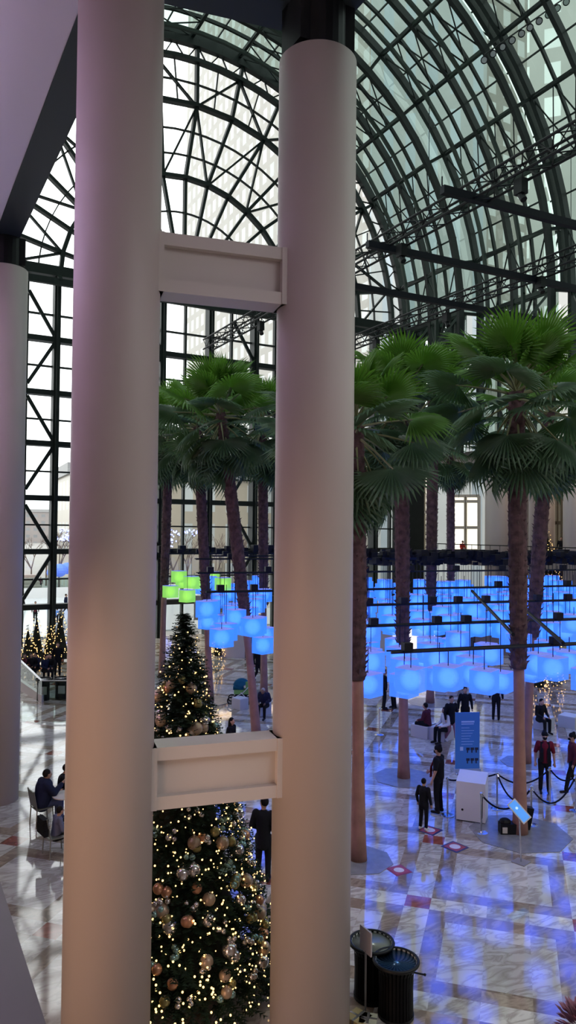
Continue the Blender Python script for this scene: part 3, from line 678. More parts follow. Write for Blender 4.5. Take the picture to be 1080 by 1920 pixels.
# ---------------------------------------------------------------- Christmas trees
NEEDLE = mat('dark_fir_needles', (.014, .028, .016), .8, noise=.4, nscale=6, spec=.15)
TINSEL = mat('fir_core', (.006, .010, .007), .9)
BULB = mat('warm_bulb', (1, .8, .5), .4, emit=2.6, ec=(1, .62, .24))
BULBS = mat('warm_bulb_small', (1, .8, .5), .4, emit=2.2, ec=(1, .58, .2))
def fir(base, H, rad, label, seed, dens=1.0, core=True, planter=None):
    rn = random.Random(seed); t = thing('christmas_tree', label, 'Christmas tree', tuple(base))
    f = MB(); f.lathe([(rad*.06, 0), (rad*.05, H*.12)], 10); f.build('trunk', BARK, t)
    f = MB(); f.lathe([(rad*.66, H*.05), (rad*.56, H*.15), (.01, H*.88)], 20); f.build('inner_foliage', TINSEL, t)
    f = MB(); n = int(2600*dens)
    for i in range(n):
        s = 1-math.sqrt(rn.random()); s = min(.985, s*1.02 if rn.random() < .85 else rn.uniform(.6, 1)); z = H*(.02+.95*s); R0 = rad*(1-s)*(1+.05*math.sin(z*9))+.07; an = rn.uniform(0, 2*math.pi)
        d = Vector((math.cos(an), math.sin(an), rn.uniform(-.35, .25))).normalized(); L = rn.uniform(.2, .38)*min(1, H/4)*(.7+.3*(1-s)); o = Vector((0, 0, z))+Vector((math.cos(an), math.sin(an), 0))*(R0-L*rn.uniform(.6, 1.1))
        sdv = Vector((-d.y, d.x, 0)).normalized(); up = sdv.cross(d)
        for q in range(5):       # a sprig: needle blades along a twig
            c = o+d*L*(q*.2+.1); wl_ = L*(.42-.05*q)
            for s_ in (-1, 1):
                tip = c+d*wl_*.6+sdv*s_*wl_*.7+up*rn.uniform(-.25, .35)*wl_
                f.quad(c-d*.015, c+d*.022+up*.01, tip)
        f.quad(o-sdv*.01, o+sdv*.01, o+d*L*1.15)
    f.build('fir_branches', NEEDLE, t)
    if planter:
        f = MB(); f.lathe([(rad*.3, -.0), (rad*.36, H*.1), (rad*.3, H*.1)], 12); f.build('planter', mat('terracotta_box', (.35, .14, .07), .8), t)
    return t
def string_lights(base, H, rad, n, r, label, seed, parts=True, facing=None):
    rn = random.Random(seed); t = thing('string_lights', label, 'string lights', tuple(base))
    pts = []; f = MB(); prev = None
    for i in range(n):
        s = 1-math.sqrt((i+.5)/n); z = H*(.02+.925*s); an = i*2.39996*1.0+rn.uniform(-.5, .5)
        R0 = rad*(1-s)*(1+.05*math.sin(z*9))+.10+rn.uniform(-.10, .05)*(1 if H > 5 else .5); p = Vector((R0*math.cos(an), R0*math.sin(an), z+rn.uniform(-.06, .06))); pts.append(p)
    w_ = []
    for k in range(0, 400):
        s = k/400; z = H*(.05+.9*s); an = s*2*math.pi*16; R0 = rad*(1-s)-.05; w_.append((R0*math.cos(an), R0*math.sin(an), z))
    f.tube(w_, .006, 3); f.build('wire', BLACK, t)
    f = MB(); f.sph((0, 0, 0), r, 8, 5); pr = None; g = MB(); cnt = 0
    view = (EYE-Vector(base)); view.z = 0; view.normalize()
    order = sorted(pts, key=lambda p: -(p.dot(view)))
    for p in order:
        if parts and cnt < 100 and p.xy.length > .1:
            if pr is None: pr = f.build('bulb', BULB, t); k = pr
            else: k = pr.copy(); COL.objects.link(k); k.parent = t
            k.location = p; cnt += 1
        else: g.sph(p, r*rn.uniform(.55, 1.0), 6, 4)
    tag(g.build('bulbs', BULBS if not parts else BULB, t), kind='stuff')
    return t
XB = AT(341, 1500, 12.7); XB.z = 0
XH, XR = 6.32, 1.64
fir(XB, XH, XR, 'tall fir covered in warm lights and baubles behind the lower tie beam', 1, 2.4)
string_lights(XB, XH, XR, 1900, .0175, 'warm white fairy lights wound round the tallest Christmas tree', 2)
# baubles: each one a thing
def bauble_proto(name, mt, r, label, group):
    t = thing(name, label, 'bauble', group=group)
    f = MB(); f.sph((0, 0, 0), r, 16, 10); f.build('ball', mt, t, smooth=True); f = MB(); f.tube([(0, 0, r*.95), (0, 0, r*1.18)], r*.18, 8); f.build('hanger_cap', CHROME, t); return t
GOLDB = mat('matte_champagne_bauble', (.42, .31, .22), .38, .45); SILV = mat('shiny_silver_bauble', (.62, .60, .60), .18, .85); TEAL = mat('pale_teal_bauble', (.24, .40, .37), .2, .6); OLIV = mat('olive_gold_bauble', (.30, .26, .10), .3, .6); COPP = mat('copper_bauble', (.5, .25, .14), .3, .6)
SPEC = [(SILV, .105, 'large shiny silver bauble with a bright glint on the tall Christmas tree', 'large silver baubles', 13), (GOLDB, .10, 'large matte champagne bauble on the tall Christmas tree', 'large champagne baubles', 20),
        (OLIV, .075, 'olive gold bauble on the tall Christmas tree', 'olive gold baubles', 18), (COPP, .085, 'copper coloured bauble on the tall Christmas tree', 'copper baubles', 12),
        (TEAL, .05, 'small pale teal bauble in a cluster on the tall Christmas tree', 'small teal baubles', 66), (SILV, .045, 'small silver bauble in a cluster on the tall Christmas tree', 'small silver baubles', 78)]
rb = random.Random(11); vd = (EYE-XB); va = math.atan2(vd.y, vd.x)
for mt, r, lab, grp, n in SPEC:
    pr = None; i = 0; cl = None; guard = 0
    while i < n and guard < 9000:
        guard += 1
        if r < .06:
            if cl is None or i % 4 == 0: cl = (1-math.sqrt(rb.uniform(.06, .93)), va+rb.uniform(-1.45, 1.45))
            s = cl[0]+rb.uniform(-.012, .012); an = cl[1]+rb.uniform(-.07, .07)/max(.2, 1-s)
        else: s = 1-math.sqrt(rb.uniform(.02, .93)); an = va+rb.uniform(-1.45, 1.45)
        z = XH*(.05+.9*s); R0 = XR*(1-s)+rb.uniform(-.08, .0)+.06
        p = XB+Vector((R0*math.cos(an), R0*math.sin(an), z))
        d = p-EYE; px = 540+FOC*d.dot(RT)/d.dot(FW); py = 995-FOC*d.z/d.dot(FW)
        if px < 292 or px > 506 or py > 1925 or 1400 < py < 1500: continue
        if pr is None: pr = bauble_proto('bauble', mt, r, lab, grp); pr.location = p
        else: copy_tree(pr, p, rb.uniform(0, 6), rb.uniform(.85, 1.12))
        i += 1
# smaller lit trees
for k, (px, py, H, rr, lab) in enumerate(((52, 1238, 2.3, .62, 'small lit fir nearest the lilac column, by the glass front'), (68, 1236, 2.9, .7, 'second small lit fir from the lilac column, taller than its neighbour'), (92, 1238, 2.3, .62, 'third small lit fir in front of the thick mullion'), (112, 1240, 3.1, .8, 'tallest small lit fir, in a terracotta box by the warm column'))):
    b = AT(px, 1220, 41+k*.5); b.z = 0; fir(b, H, rr, lab, 30+k, .12, planter=True); string_lights(b, H, rr, 130, .035, ['warm lights on the fir nearest the lilac column', 'warm lights on the second small fir', 'warm lights on the fir before the thick mullion', 'warm lights on the tallest small fir'][k], 40+k, parts=False)
for k, (px, zt, D, H, rr, lab, lz) in enumerate(((1026, 5.5, 56.5, 4.2, .95, 'lit fir standing on the far upper gallery behind the canopy', 1), (1010, 0, 36, 2.6, .4, 'slim lit fir glimpsed between blue lanterns past the big palm', 1), (1040, 0, 37, 4.6, .4, 'tall slim lit fir glimpsed through the lantern bars near the photo edge', 1), (470, 0, 46, 3.2, .3, 'slim garlanded fir beside the red booth', 1), (425, 0, 46, 3.9, .35, 'slim garlanded fir beside the pale booth wall', 1), (410, 0, 44, 2.6, .35, 'small lit fir just behind the Christmas tree tip', 1))):
    b = AT(px, 1100, D); b.z = zt
    if k == 0: b.z = 3.9; 
    fir(b, H, rr, lab, 50+k, .12); string_lights(b, H, rr, 120, .04, 'warm lights on the ' + lab.split(' standing')[0].split(' glimpsed')[0].split(' beside')[0].split(' just')[0] + [' of the upper gallery', ' past the big palm', ' near the edge', ' by the red booth', ' by the pale booth', ' behind the tree tip'][k], 60+k, parts=False)

# ---------------------------------------------------------------- back of the hall, through the palms
t = thing('booth', 'pale booth with a sloping panel and red doorway at the back of the hall', 'booth', tuple(G(450, 1232)))
o = Vector(t.location); M_ = [('pale_panel', WHITE, -1.2, .3, 0, 2.6), ('dark_doorway', DARKW, .3, 1.3, 0, 2.5), ('red_panel', mat('deep_red_panel', (.25, .02, .02), .6), 2.0, 4.6, 0, 2.6)]
for nm, mt, a, b, z0, z1 in M_:
    f = MB(); f.obox(RT*(a+b)/2+Vector((0, 0, (z0+z1)/2)), RT, FW, Vector((0, 0, 1)), (b-a)/2, .3, (z1-z0)/2); f.build(nm, mt, t)
for k, (px, py, D, w_, h, sl, lab) in enumerate(((388, 1140, 46, 1.6, 1.5, .9, 'grey slanted signboard above the Christmas tree tip'), (420, 1140, 46, 2.4, 1.6, 0, 'grey square signboard hanging under the green lanterns'))):
    p = AT(px, py, D); f = MB(); q = [p-RT*w_/2-Vector((0, 0, h/2)), p+RT*(w_/2-sl)-Vector((0, 0, h/2)), p+RT*w_/2+Vector((0, 0, h/2)), p-RT*w_/2+Vector((0, 0, h/2))]
    q2 = [v+FW*.15 for v in q]; f.add(q+q2, [(0, 1, 2, 3), (7, 6, 5, 4), (0, 4, 5, 1), (1, 5, 6, 2), (2, 6, 7, 3), (3, 7, 4, 0)])
    f.tube([q[3], q[3]+Vector((0, 0, 1.4))], .02, 4); f.tube([q[2], q[2]+Vector((0, 0, 1.4))], .02, 4)
    tag(f.build('signboard', mat('grey_board', (.30, .30, .29), .6)), lab, 'sign')
f = MB()
for k in range(5):
    px = 700+k*75; p = AT(px, 1180, 46); f = MB(); f.obox(p-Vector((0, 0, p.z-1.5)), RT, FW, Vector((0, 0, 1)), 1.3, .2, 1.5)
    o = f.build('shopfront', [BEIGE, mat('lit_shop', (.8, .75, .7), .5, emit=.9, ec=(1, .9, .8)), DARKW, GAL, BEIGE][k]); tag(o, ['beige shopfront panel behind the lanterns nearest the column', 'brightly lit shopfront glimpsed between the blue lanterns', 'dark shopfront panel behind the middle of the canopy', 'brown shopfront panel behind the big palm', 'beige shopfront panel at the far side behind the lanterns'][k], 'shopfront')

# ---------------------------------------------------------------- people
SK = mat('skin', (.42, .24, .17), .55); SKD = mat('skin_dark', (.20, .105, .07), .55)
def cloth(n_, c, r=.85): return mat(n_, c, r, spec=.12)
BK = cloth('black_cloth', (.010, .010, .013)); NV = cloth('navy_cloth', (.014, .018, .045)); RED = cloth('red_plaid_cloth', (.14, .012, .025)); HAIR = cloth('black_hair', (.008, .006, .006), .6); GRYH = cloth('grey_hair', (.35, .33, .32)); JN = cloth('blue_jeans', (.06, .08, .16)); WHT = cloth('white_cloth', (.65, .64, .62)); GRN = cloth('green_cloth', (.12, .30, .10)); DKR = cloth('maroon_cloth', (.09, .02, .03)); PINK = cloth('dusty_pink_cloth', (.30, .14, .16)); LEA = cloth('shoe_leather', (.012, .010, .010), .4); WSH = cloth('white_shoe', (.6, .6, .6), .5)
def V3(x, y, z): return Vector((x, y, z))
def pose(kind='stand', **kw):
    J = dict(pel=V3(0, 0, .94), ch=V3(0, .0, 1.30), nk=V3(0, 0, 1.47), hd=V3(0, .02, 1.615), face=0.0,
             kL=V3(-.10, .02, .50), aL=V3(-.11, -.02, .09), kR=V3(.10, .02, .50), aR=V3(.11, -.02, .09), eL=V3(-.25, -.03, 1.14), wL=V3(-.26, .05, .90), eR=V3(.25, -.03, 1.14), wR=V3(.26, .05, .90))
    if kind == 'sit':
        J.update(pel=V3(0, 0, .52), ch=V3(0, .05, .88), nk=V3(0, .07, 1.04), hd=V3(0, .12, 1.18), kL=V3(-.12, .42, .52), kR=V3(.12, .42, .52), aL=V3(-.12, .42, .09), aR=V3(.12, .44, .09), eL=V3(-.24, .10, .72), eR=V3(.24, .10, .72), wL=V3(-.14, .34, .64), wR=V3(.14, .34, .64))
    if kind == 'walk': J.update(kL=V3(-.09, .14, .52), aL=V3(-.1, .22, .09), kR=V3(.09, .02, .50), aR=V3(.1, -.26, .13))
    J.update(kw); return J
def person(label, loc, face_px, J, top=BK, legs=BK, shoes=LEA, hair=HAIR, skin=SK, hat=None, mask=None, H=1.75, long_hair=False, sleeves=1.0, coat=0, fingers=True, scarf=None, vox=.014, bulk=1.0, group=None, hood=None):
    """face_px: world angle (degrees) that the person faces"""
    t = thing('person', label, 'person', tuple(loc), R(face_px)-math.pi/2, group=group); t.scale = (H/1.75,)*3
    pel, ch, nk, hd = J['pel'], J['ch'], J['nk'], J['hd']; sL = ch+V3(-.17, 0, .10); sR = ch+V3(.17, 0, .10); hL = pel+V3(-.09, 0, -.03); hR = pel+V3(.09, 0, -.03)
    b = MB()
    b.cap(pel, .13, pel.lerp(ch, .5), .125, 12); b.cap(pel.lerp(ch, .5), .125, ch, .14, 12); b.cap(ch+V3(-.09, 0, .04), .09, ch+V3(.09, 0, .04), .09); b.cap(ch+V3(0, 0, .05), .08, nk, .055); b.cap(nk, .052, hd-V3(0, .01, .03), .055)
    fd = Vector((math.sin(R(J['face'])), math.cos(R(J['face'])), 0)); fs = Vector((fd.y, -fd.x, 0)); MF = Matrix((fs, fd, V3(0, 0, 1))).transposed()
    b.sph(hd, (.076, .096, .112), 14, 10, MF); b.sph(hd+fd*.03-V3(0, 0, .05), (.056, .062, .062), 10, 7, MF)
    b.cap(hd+fd*.088+V3(0, 0, .012), .011, hd+fd*.112-V3(0, 0, .018), .015, 6); b.sph(hd+fs*.078, (.012, .022, .032), 6, 5, MF); b.sph(hd-fs*.078, (.012, .022, .032), 6, 5, MF); b.cap(hd+fd*.088-fs*.02-V3(0, 0, .055), .011, hd+fd*.088+fs*.02-V3(0, 0, .055), .011, 6)
    for s, S, E_, W_ in ((-1, sL, J['eL'], J['wL']), (1, sR, J['eR'], J['wR'])):
        b.cap(S, .062, E_, .043); b.cap(E_, .042, W_, .028)
        d = (W_-E_).normalized(); pl = W_+d*.055; b.cap(W_+d*.01, .027, pl+d*.02, .034, 8)
        sdv = d.cross(V3(0, 1, 0)) if abs(d.y) < .8 else d.cross(V3(1, 0, 0)); sdv.normalize(); cr = d.cross(sdv)
        if fingers:
            for q, L in ((-1.5, .060), (-.5, .072), (.5, .068), (1.5, .052)):
                a0 = pl+d*.03+sdv*q*.021; a1 = a0+d*L*.5+cr*.004; a2 = a1+d*L*.4+cr*.02; b.cap(a0, .0095, a1, .009, 6); b.cap(a1, .009, a2, .008, 6)
            b.cap(pl-d*.02-sdv*s*.02, .012, pl+d*.02-sdv*s*.058+cr*.01, .010, 6); b.cap(pl+d*.02-sdv*s*.058+cr*.01, .010, pl+d*.05-sdv*s*.06+cr*.02, .009, 6)
    for h_, k_, a_ in ((hL, J['kL'], J['aL']), (hR, J['kR'], J['aR'])):
        b.cap(h_, .088, k_, .056); b.cap(k_, .055, k_.lerp(a_, .35), .056); b.cap(k_.lerp(a_, .35), .056, a_, .036); b.cap(a_-V3(0, .03, .03), .035, a_+V3(0, .13, -.055), .03)
    o = b.build('body', skin, t, smooth=True); md = o.modifiers.new('skin_union', 'REMESH'); md.mode = 'VOXEL'; md.voxel_size = vox if fingers else .02; md.use_smooth_shade = True
    def garment(name, mb, mt, v=.02):
        q = mb.build(name, mt, t, smooth=True); m_ = q.modifiers.new('cloth_union', 'REMESH'); m_.mode = 'VOXEL'; m_.voxel_size = v; m_.use_smooth_shade = True; return q
    k_ = bulk; g = MB(); g.cap(pel+V3(0, 0, .0), .150*k_, ch.lerp(pel, .4), .145*k_, 12); g.cap(ch.lerp(pel, .4), .145*k_, ch+V3(0, 0, .02), .150*k_, 12); g.cap(ch+V3(-.11, 0, .05), .10*k_, ch+V3(.11, 0, .05), .10*k_); g.cap(ch+V3(0, 0, .08), .09, nk-V3(0, 0, .02), .064)
    for S, E_, W_ in ((sL, J['eL'], J['wL']), (sR, J['eR'], J['wR'])):
        g.cap(S, .078*k_, S.lerp(E_, min(1, sleeves*2)), .060*k_)
        if sleeves > .5: g.cap(E_, .058*k_, E_.lerp(W_, min(1, sleeves*2-1)*.97), .042*k_)
    if coat:
        if pel.z > .7: g.cap(pel, .155*k_, pel-V3(0, 0, coat), .165*k_, 12)
    garment('jacket' if sleeves > .5 else 'shirt', g, top)
    g = MB(); g.cap(pel, .145, pel-V3(0, 0, .03), .14, 12)
    for h_, kk, a_ in ((hL, J['kL'], J['aL']), (hR, J['kR'], J['aR'])):
        g.cap(h_, .10, kk, .070); g.cap(kk, .070, a_+V3(0, 0, .03), .058)
    garment('trousers', g, legs)
    for a_ in (J['aL'], J['aR']):
        g = MB(); g.cap(a_-V3(0, .03, .035), .045, a_+V3(0, .15, -.05), .038, 8); g.cap(a_-V3(0, .02, 0), .045, a_-V3(0, .03, .03), .048, 8); g.build('shoe', shoes, t, smooth=True)
    g = MB(); 
    if hat:
        g.sph(hd+V3(0, 0, .045)-fd*.01, (.09, .108, .098), 14, 9, MF); g.cap(hd+V3(0, 0, .08)-fd*.03, .08, hd+V3(0, 0, .125)-fd*.05, .05); g.build('beanie', hat, t, smooth=True)
        g = MB()
    g.sph(hd+V3(0, 0, .028)-fd*.022, (.086, .100, .104), 14, 9, MF)
    if long_hair: g.cap(hd-fd*.05, .085, hd-fd*.07-V3(0, 0, .28), .085)
    g.build('hair', hair, t, smooth=True)
    if mask: g = MB(); g.sph(hd+fd*.062-V3(0, 0, .045), (.058, .058, .052), 10, 7, MF); g.build('face_mask', mask, t, smooth=True)
    if hood: g = MB(); g.sph(hd+V3(0, 0, .0)-fd*.05, (.105, .11, .135), 12, 8, MF); g.build('hood', hood, t, smooth=True)
    if scarf:
        g = MB()
        for s in (-1, 1): g.bar(nk+V3(s*.075, .06, -.02), ch+V3(s*.10, .165, -.12), .09, .02, up=V3(0, 1, 0)); g.bar(ch+V3(s*.10, .165, -.12), pel+V3(s*.10, .17, -.02), .10, .02, up=V3(0, 1, 0))
        g.build('scarf', scarf, t)
    return t
def toward(p, deg=0): d = EYE-p; return math.degrees(math.atan2(d.y, d.x))+deg
def P(px, py): return G(px, py)
# attendants
p = P(822, 1524); person('attendant in black beanie, black shirt and red scarf, turned aside next to the child', p, toward(p, -115), pose(wR=V3(.20, .30, .98), eR=V3(.28, .05, 1.12)), sleeves=.42, scarf=RED, hat=BK, mask=BK, H=1.80)
# red cloth over the shoulder of the attendant
q = MB(); vd_ = (EYE-p).normalized(); 
p = P(1021, 1487); person('attendant in beanie and black mask with red plaid shirt, facing the camera behind the ropes', p, toward(p, 8), pose(aL=V3(-.11, .02, .09)), top=RED, sleeves=.45, hat=BK, mask=BK, H=1.78, scarf=BK)
p = P(1074, 1486); person('attendant in black beanie and maroon top cut off by the photo edge', p, toward(p, -75), pose('walk'), top=DKR, hat=BK, mask=BK, H=1.72)
p = P(794, 1556); person('child in dark hooded coat standing on a floor sticker', p, toward(p, 150), pose(), H=1.30, shoes=WSH, coat=.08, bulk=1.05)
p = P(493, 1652); person('man in dark suit standing with his back turned beside the column', p, toward(p, 165), pose(wL=V3(-.12, .2, 1.0), wR=V3(.14, .2, 1.0), face=-50), H=1.80, skin=SK, bulk=1.02, coat=.14)
# diners
def chair(loc, face, label):
    t = thing('chair', label, 'chair', tuple(loc), R(face)-math.pi/2); gm = mat('grey_metal_chair', (.16, .165, .15), .4, .5)
    f = MB(); f.box(-.23, .23, -.22, .22, .43, .46); f.build('seat', gm, t)
    f = MB(); f.obox((0, -.25, .70), V3(1, 0, 0), V3(0, .985, .17), V3(0, -.17, .985), .215, .012, .20); f.build('backrest', gm, t)
    for s in (-1, 1):
        f = MB(); f.tube([(s*.23, -.22, 0), (s*.22, -.2, .45), (s*.215, -.29, .92)], .016, 6); f.build('leg', gm, t)
        f = MB(); f.tube([(s*.23, .23, 0), (s*.21, .2, .45)], .016, 6); f.build('leg', gm, t)
    return t
pc = P(78, 1545); cam_r = math.degrees(math.atan2(RT.y, RT.x))
chair(pc, cam_r+38, 'grey metal chair under the diner in the navy hooded coat')
person('diner in bulky navy hooded coat sitting on the farther grey chair, hands raised', pc+V3(0, 0, -.02), cam_r+38, pose('sit', eR=V3(.25, .20, .78), wR=V3(.14, .42, .92), eL=V3(-.24, .14, .74), wL=V3(-.08, .40, .72)), top=NV, legs=JN, H=1.85, bulk=1.42, hood=None)
person('diner with dark hair and maroon top seated just beyond the one in navy', pc+FW*.75+RT*.28, cam_r+5, pose('sit', wR=V3(.1, .45, .98), eR=V3(.24, .2, .8)), top=BK, legs=DKR, H=1.72, bulk=1.1)
pc2 = P(104, 1602); chair(pc2, cam_r+38, 'grey metal chair with a black coat on its back, nearer one')
person('child with short dark hair and patterned top on the nearer grey chair', pc2, cam_r+38, pose('sit'), top=cloth('patterned_blue_cloth', (.12, .13, .2)), legs=BK, H=1.45, bulk=1.0)
f = MB(); dd = Vector((math.cos(R(cam_r+38)), math.sin(R(cam_r+38)), 0)); d2 = Vector((-dd.y, dd.x, 0))
for s in range(6): f.obox(pc2-dd*.31+V3(0, 0, .60+.05*s)+d2*.0, d2, dd, V3(0, 0, 1), .24-.008*s, .05+.006*(s % 3), .06)
tag(f.build('draped_coat', BK), 'black coat hung over the back of the nearer grey chair', 'coat')
t = thing('cafe_table', 'small round pale cafe table between the diners and the column', 'table', tuple(pc+RT*.62+FW*.02))
f = MB(); f.lathe([(.36, .72), (.36, .745), (0, .745)], 24); f.build('tabletop', WHITE, t); f = MB(); f.lathe([(.2, 0), (.2, .02), (.03, .04), (.03, .72)], 16); f.build('pedestal', CHROME, t)
# middle distance
p = P(433, 1442); person('person with long dark hair whose head shows just above the lower tie beam', p, toward(p, 60), pose(), top=BK, H=1.62, long_hair=True)
p = P(484, 1278); person('person in black with a pale hat standing behind the leaning palm', p, toward(p, 30), pose('walk'), top=BK, hat=WHT, hair=GRYH, H=1.72)
p = P(497, 1345); person('person in navy bent forward, seated on the pale cube beside the column', p, toward(p, -20), pose('sit', ch=V3(0, .16, .86), nk=V3(0, .22, 1.0), hd=V3(0, .28, 1.10)), top=NV, legs=BK, hair=GRYH, H=1.75, bulk=1.15, skin=SKD)
def cube_seat(loc, lab, s=.23, h=.45, mt=None):
    f = MB(); f.box(-s, s, -s, s, 0, h-.03); t = thing('cube_seat', lab, 'seat', tuple(loc), R(20)); f.build('base', mt or mat('pale_grey_block', (.45, .46, .47), .5), t); f = MB(); f.box(-s*.98, s*.98, -s*.98, s*.98, h-.03, h); f.build('top_pad', mat('pale_pad', (.55, .56, .58), .5), t)
cube_seat(P(488, 1338), 'pale grey cube seat under the person bent forward in navy', .32)
cube_seat(P(450, 1328), 'pale grey cube seat just in front of the stroller', .25)
# stroller
sp = P(452, 1318); t = thing('stroller', 'teal and green stroller parked behind the leaning palm', 'stroller', tuple(sp), R(cam_r)); tl = cloth('teal_cloth', (.01, .09, .15)); gc = cloth('lime_cloth', (.16, .35, .10))
f = MB(); 
for a_ in range(9):
    t0 = math.pi*(.05+.085*a_); t1 = math.pi*(.05+.085*(a_+1))
    for b_ in range(8):
        q0 = math.pi*b_/8; q1 = math.pi*(b_+1)/8
        H_ = lambda tt, qq: (.1-.38*math.cos(tt)*math.sin(qq)-.08, -.25*math.cos(qq), .72+.36*math.sin(tt)*math.sin(qq))
        f.quad(H_(t0, q0), H_(t1, q0), H_(t1, q1), H_(t0, q1))
f.box(-.34, .1, -.2, .2, .60, .74); f.build('hood', tl, t, smooth=True)
f = MB(); f.box(-.25, .25, -.2, .2, .22, .40); f.build('basket', BK, t)
f = MB(); f.box(-.3, .42, -.22, .22, .42, .6); f.box(.2, .45, -.2, .2, .5, .95); f.build('seat_blanket', gc, t)
for s in (-1, 1):
    f = MB(); f.tube([(-.42, s*.26, .2), (.1, s*.25, .5), (.62, s*.25, 1.05)], .018, 6); f.tube([(.35, s*.26, .15), (.0, s*.25, .5)], .018, 6); f.build('frame', mat('white_tube', (.6, .6, .6), .4), t)
for (x, y, r) in ((-.42, -.27, .15), (-.42, .27, .15), (.36, -.27, .17), (.36, .27, .17)):
    f = MB(); k = [Vector((x+r*math.cos(a*math.pi/8), y, r+r*math.sin(a*math.pi/8))) for a in range(17)]; f.tube(k, .03, 6, cap=False); f.tube([(x-r, y, r), (x+r, y, r)], .012, 4); f.tube([(x, y, 0.02), (x, y, 2*r)], .012, 4); f.build('wheel', BLACK, t)
# right: sitters and walkers under the lantern line
for (px, py, kind, fc, kw, lab) in ((802, 1384, 'sit', -120, dict(top=DKR, legs=BK), 'person in dark clothes seated in a huddle nearest the tree trunk, under lanterns'),
    (838, 1392, 'sit', -55, dict(top=WHT, legs=BK, long_hair=True), 'person in white top and black trousers seated with legs stretched on a grey block'),
    (846, 1394, 'walk', 30, dict(top=BK, legs=PINK, shoes=WSH, coat=.1), 'walker in black jacket and dusty pink trousers beside the blue poster'),
    (872, 1372, 'stand', 10, dict(top=BK, legs=BK), 'person in black standing behind the blue poster'),
    (930, 1350, 'stand', 170, dict(top=BK, legs=BK), 'person in black just beyond the big palm, under the lanterns'),
    (1012, 1372, 'sit', 40, dict(top=BK, legs=BK), 'person in black seated on a block behind the beanie attendant'),
    (720, 1330, 'stand', 100, dict(top=BK, legs=BK), 'person in black far behind the rope post near the column'),
    (738, 1328, 'stand', -60, dict(top=DKR, legs=BK), 'person in maroon far behind the palm by the child')):
    p = P(px, py); person(lab, p, toward(p, fc), pose(kind), fingers=False, H=1.7, **kw)
cube_seat(P(826, 1385), 'grey block under the seated person in white', .35); cube_seat(P(795, 1380), 'grey block under the huddled seated person', .35); cube_seat(P(1020, 1366), 'grey block seat behind the beanie attendant', .3); cube_seat(P(1068, 1362), 'grey block seat by the photo edge, empty', .33)
# crowd by the small trees, far away
crn = random.Random(3)
for k, (px, py, c, lab) in enumerate(((46, 1262, DKR, 'seated person in maroon nearest the lilac column by the small firs'), (58, 1266, BK, 'seated person in black, second from the lilac column'), (70, 1268, NV, 'seated person in navy in the middle of the far row'), (84, 1266, NV, 'seated person in navy before the thick mullion'), (96, 1264, BK, 'seated person in black under the tallest small fir'), (108, 1262, BK, 'person in black standing by the terracotta box'))):
    p = AT(px, 1240, 37+crn.random()); p.z = 0; person(lab, p, toward(p, crn.uniform(-60, 60)), pose('sit' if k < 5 else 'stand'), top=c, fingers=False, H=1.75)
for k, (px, D, c, l, lab) in enumerate(((67, 60, DKR, BK, 'skater in maroon on the ice between the small firs'), (124, 66, NV, BK, 'skater in dark clothes holding a child by the hand'), (108, 60, cloth('sky_blue_coat', (.15, .3, .7)), BK, 'small skater in bright blue coat'), (101, 57, cloth('bright_red', (.5, .04, .03)), BK, 'crouching skater in bright red by the mullion'), (99, 79, cloth('bright_red', (.5, .04, .03)), BK, 'person in red jacket walking beyond the rink'), (76, 92, DKR, BK, 'person in maroon on the far plaza'), (43, 70, NV, BK, 'skater in navy next to the lilac column'), (116, 56, cloth('grey_coat', (.2, .2, .2)), BK, 'skater in grey just behind the tallest small fir'))):
    p = AT(px, 1100, D); p.z = -.05 if D < 84 else -.15; person(lab, p, toward(p, k*70), pose('walk'), top=c, legs=l, fingers=False, H=[1.7, 1.8, 1.15, 1.2, 1.7, 1.7, 1.7, 1.7][k], skin=SK)
def on46(px, py, x): d = ray(px, py); return EYE+d*(x/d.x)
p = on46(866, 1020, 43); p.z = 5.5; person('person in red jacket seated at the lit gallery window', p, toward(p, 40), pose('sit'), top=cloth('bright_red', (.5, .04, .03)), legs=BK, fingers=False)
p = on46(1052, 1000, 43); p.z = 5.5; person('person in black on the far gallery beside the cream column', p, toward(p, 0), pose(), fingers=False)

# ---------------------------------------------------------------- posts, ropes, kiosk, poster, tablet
def stanchion(px, py, lab, h=1.0):
    b = P(px, py); t = thing('rope_post', lab, 'rope post', tuple(b))
    f = MB(); f.lathe([(.17, 0), (.17, .012), (.12, .03), (.025, .045)], 24); f.build('base', CHROME, t); f = MB(); f.lathe([(.024, .04), (.024, h-.06)], 12); f.build('pole', CHROME, t)
    f = MB(); f.lathe([(.024, h-.06), (.042, h-.05), (.042, h-.02), (.02, h), (0, h+.01)], 12); f.build('finial', CHROME, t); return b+V3(0, 0, h-.05)
S = [stanchion(839, 1529, 'chrome rope post at the hand of the attendant by the child'), stanchion(932, 1517, 'chrome rope post behind the white kiosk'), stanchion(902, 1561, 'chrome rope post right in front of the white kiosk'), stanchion(996, 1547, 'chrome rope post just past the palm with the black bag'), stanchion(1031, 1506, 'chrome rope post in front of the plaid attendant'), stanchion(1080, 1521, 'chrome rope post at the very edge of the photo'), stanchion(711, 1378, 'lone far chrome post near the column, under lanterns')]
KI = P(868, 1520)+V3(0, 0, .8)
def rope(a, b, sag, lab):
    f = MB(); pts = [a.lerp(b, i/18)-V3(0, 0, sag*4*(i/18)*(1-i/18)) for i in range(19)]; f.tube(pts, .022, 8)
    t = thing('velvet_rope', lab, 'rope', tuple(a)); o = f.build('rope', cloth('navy_velvet', (.006, .007, .018)), t, loc=None); o.location = -a
    for q, e in ((pts[0], pts[1]), (pts[-1], pts[-2])):
        g = MB(); g.tube([q, q.lerp(e, .7)], .028, 8); g.build('hook', CHROME, t).location = -a
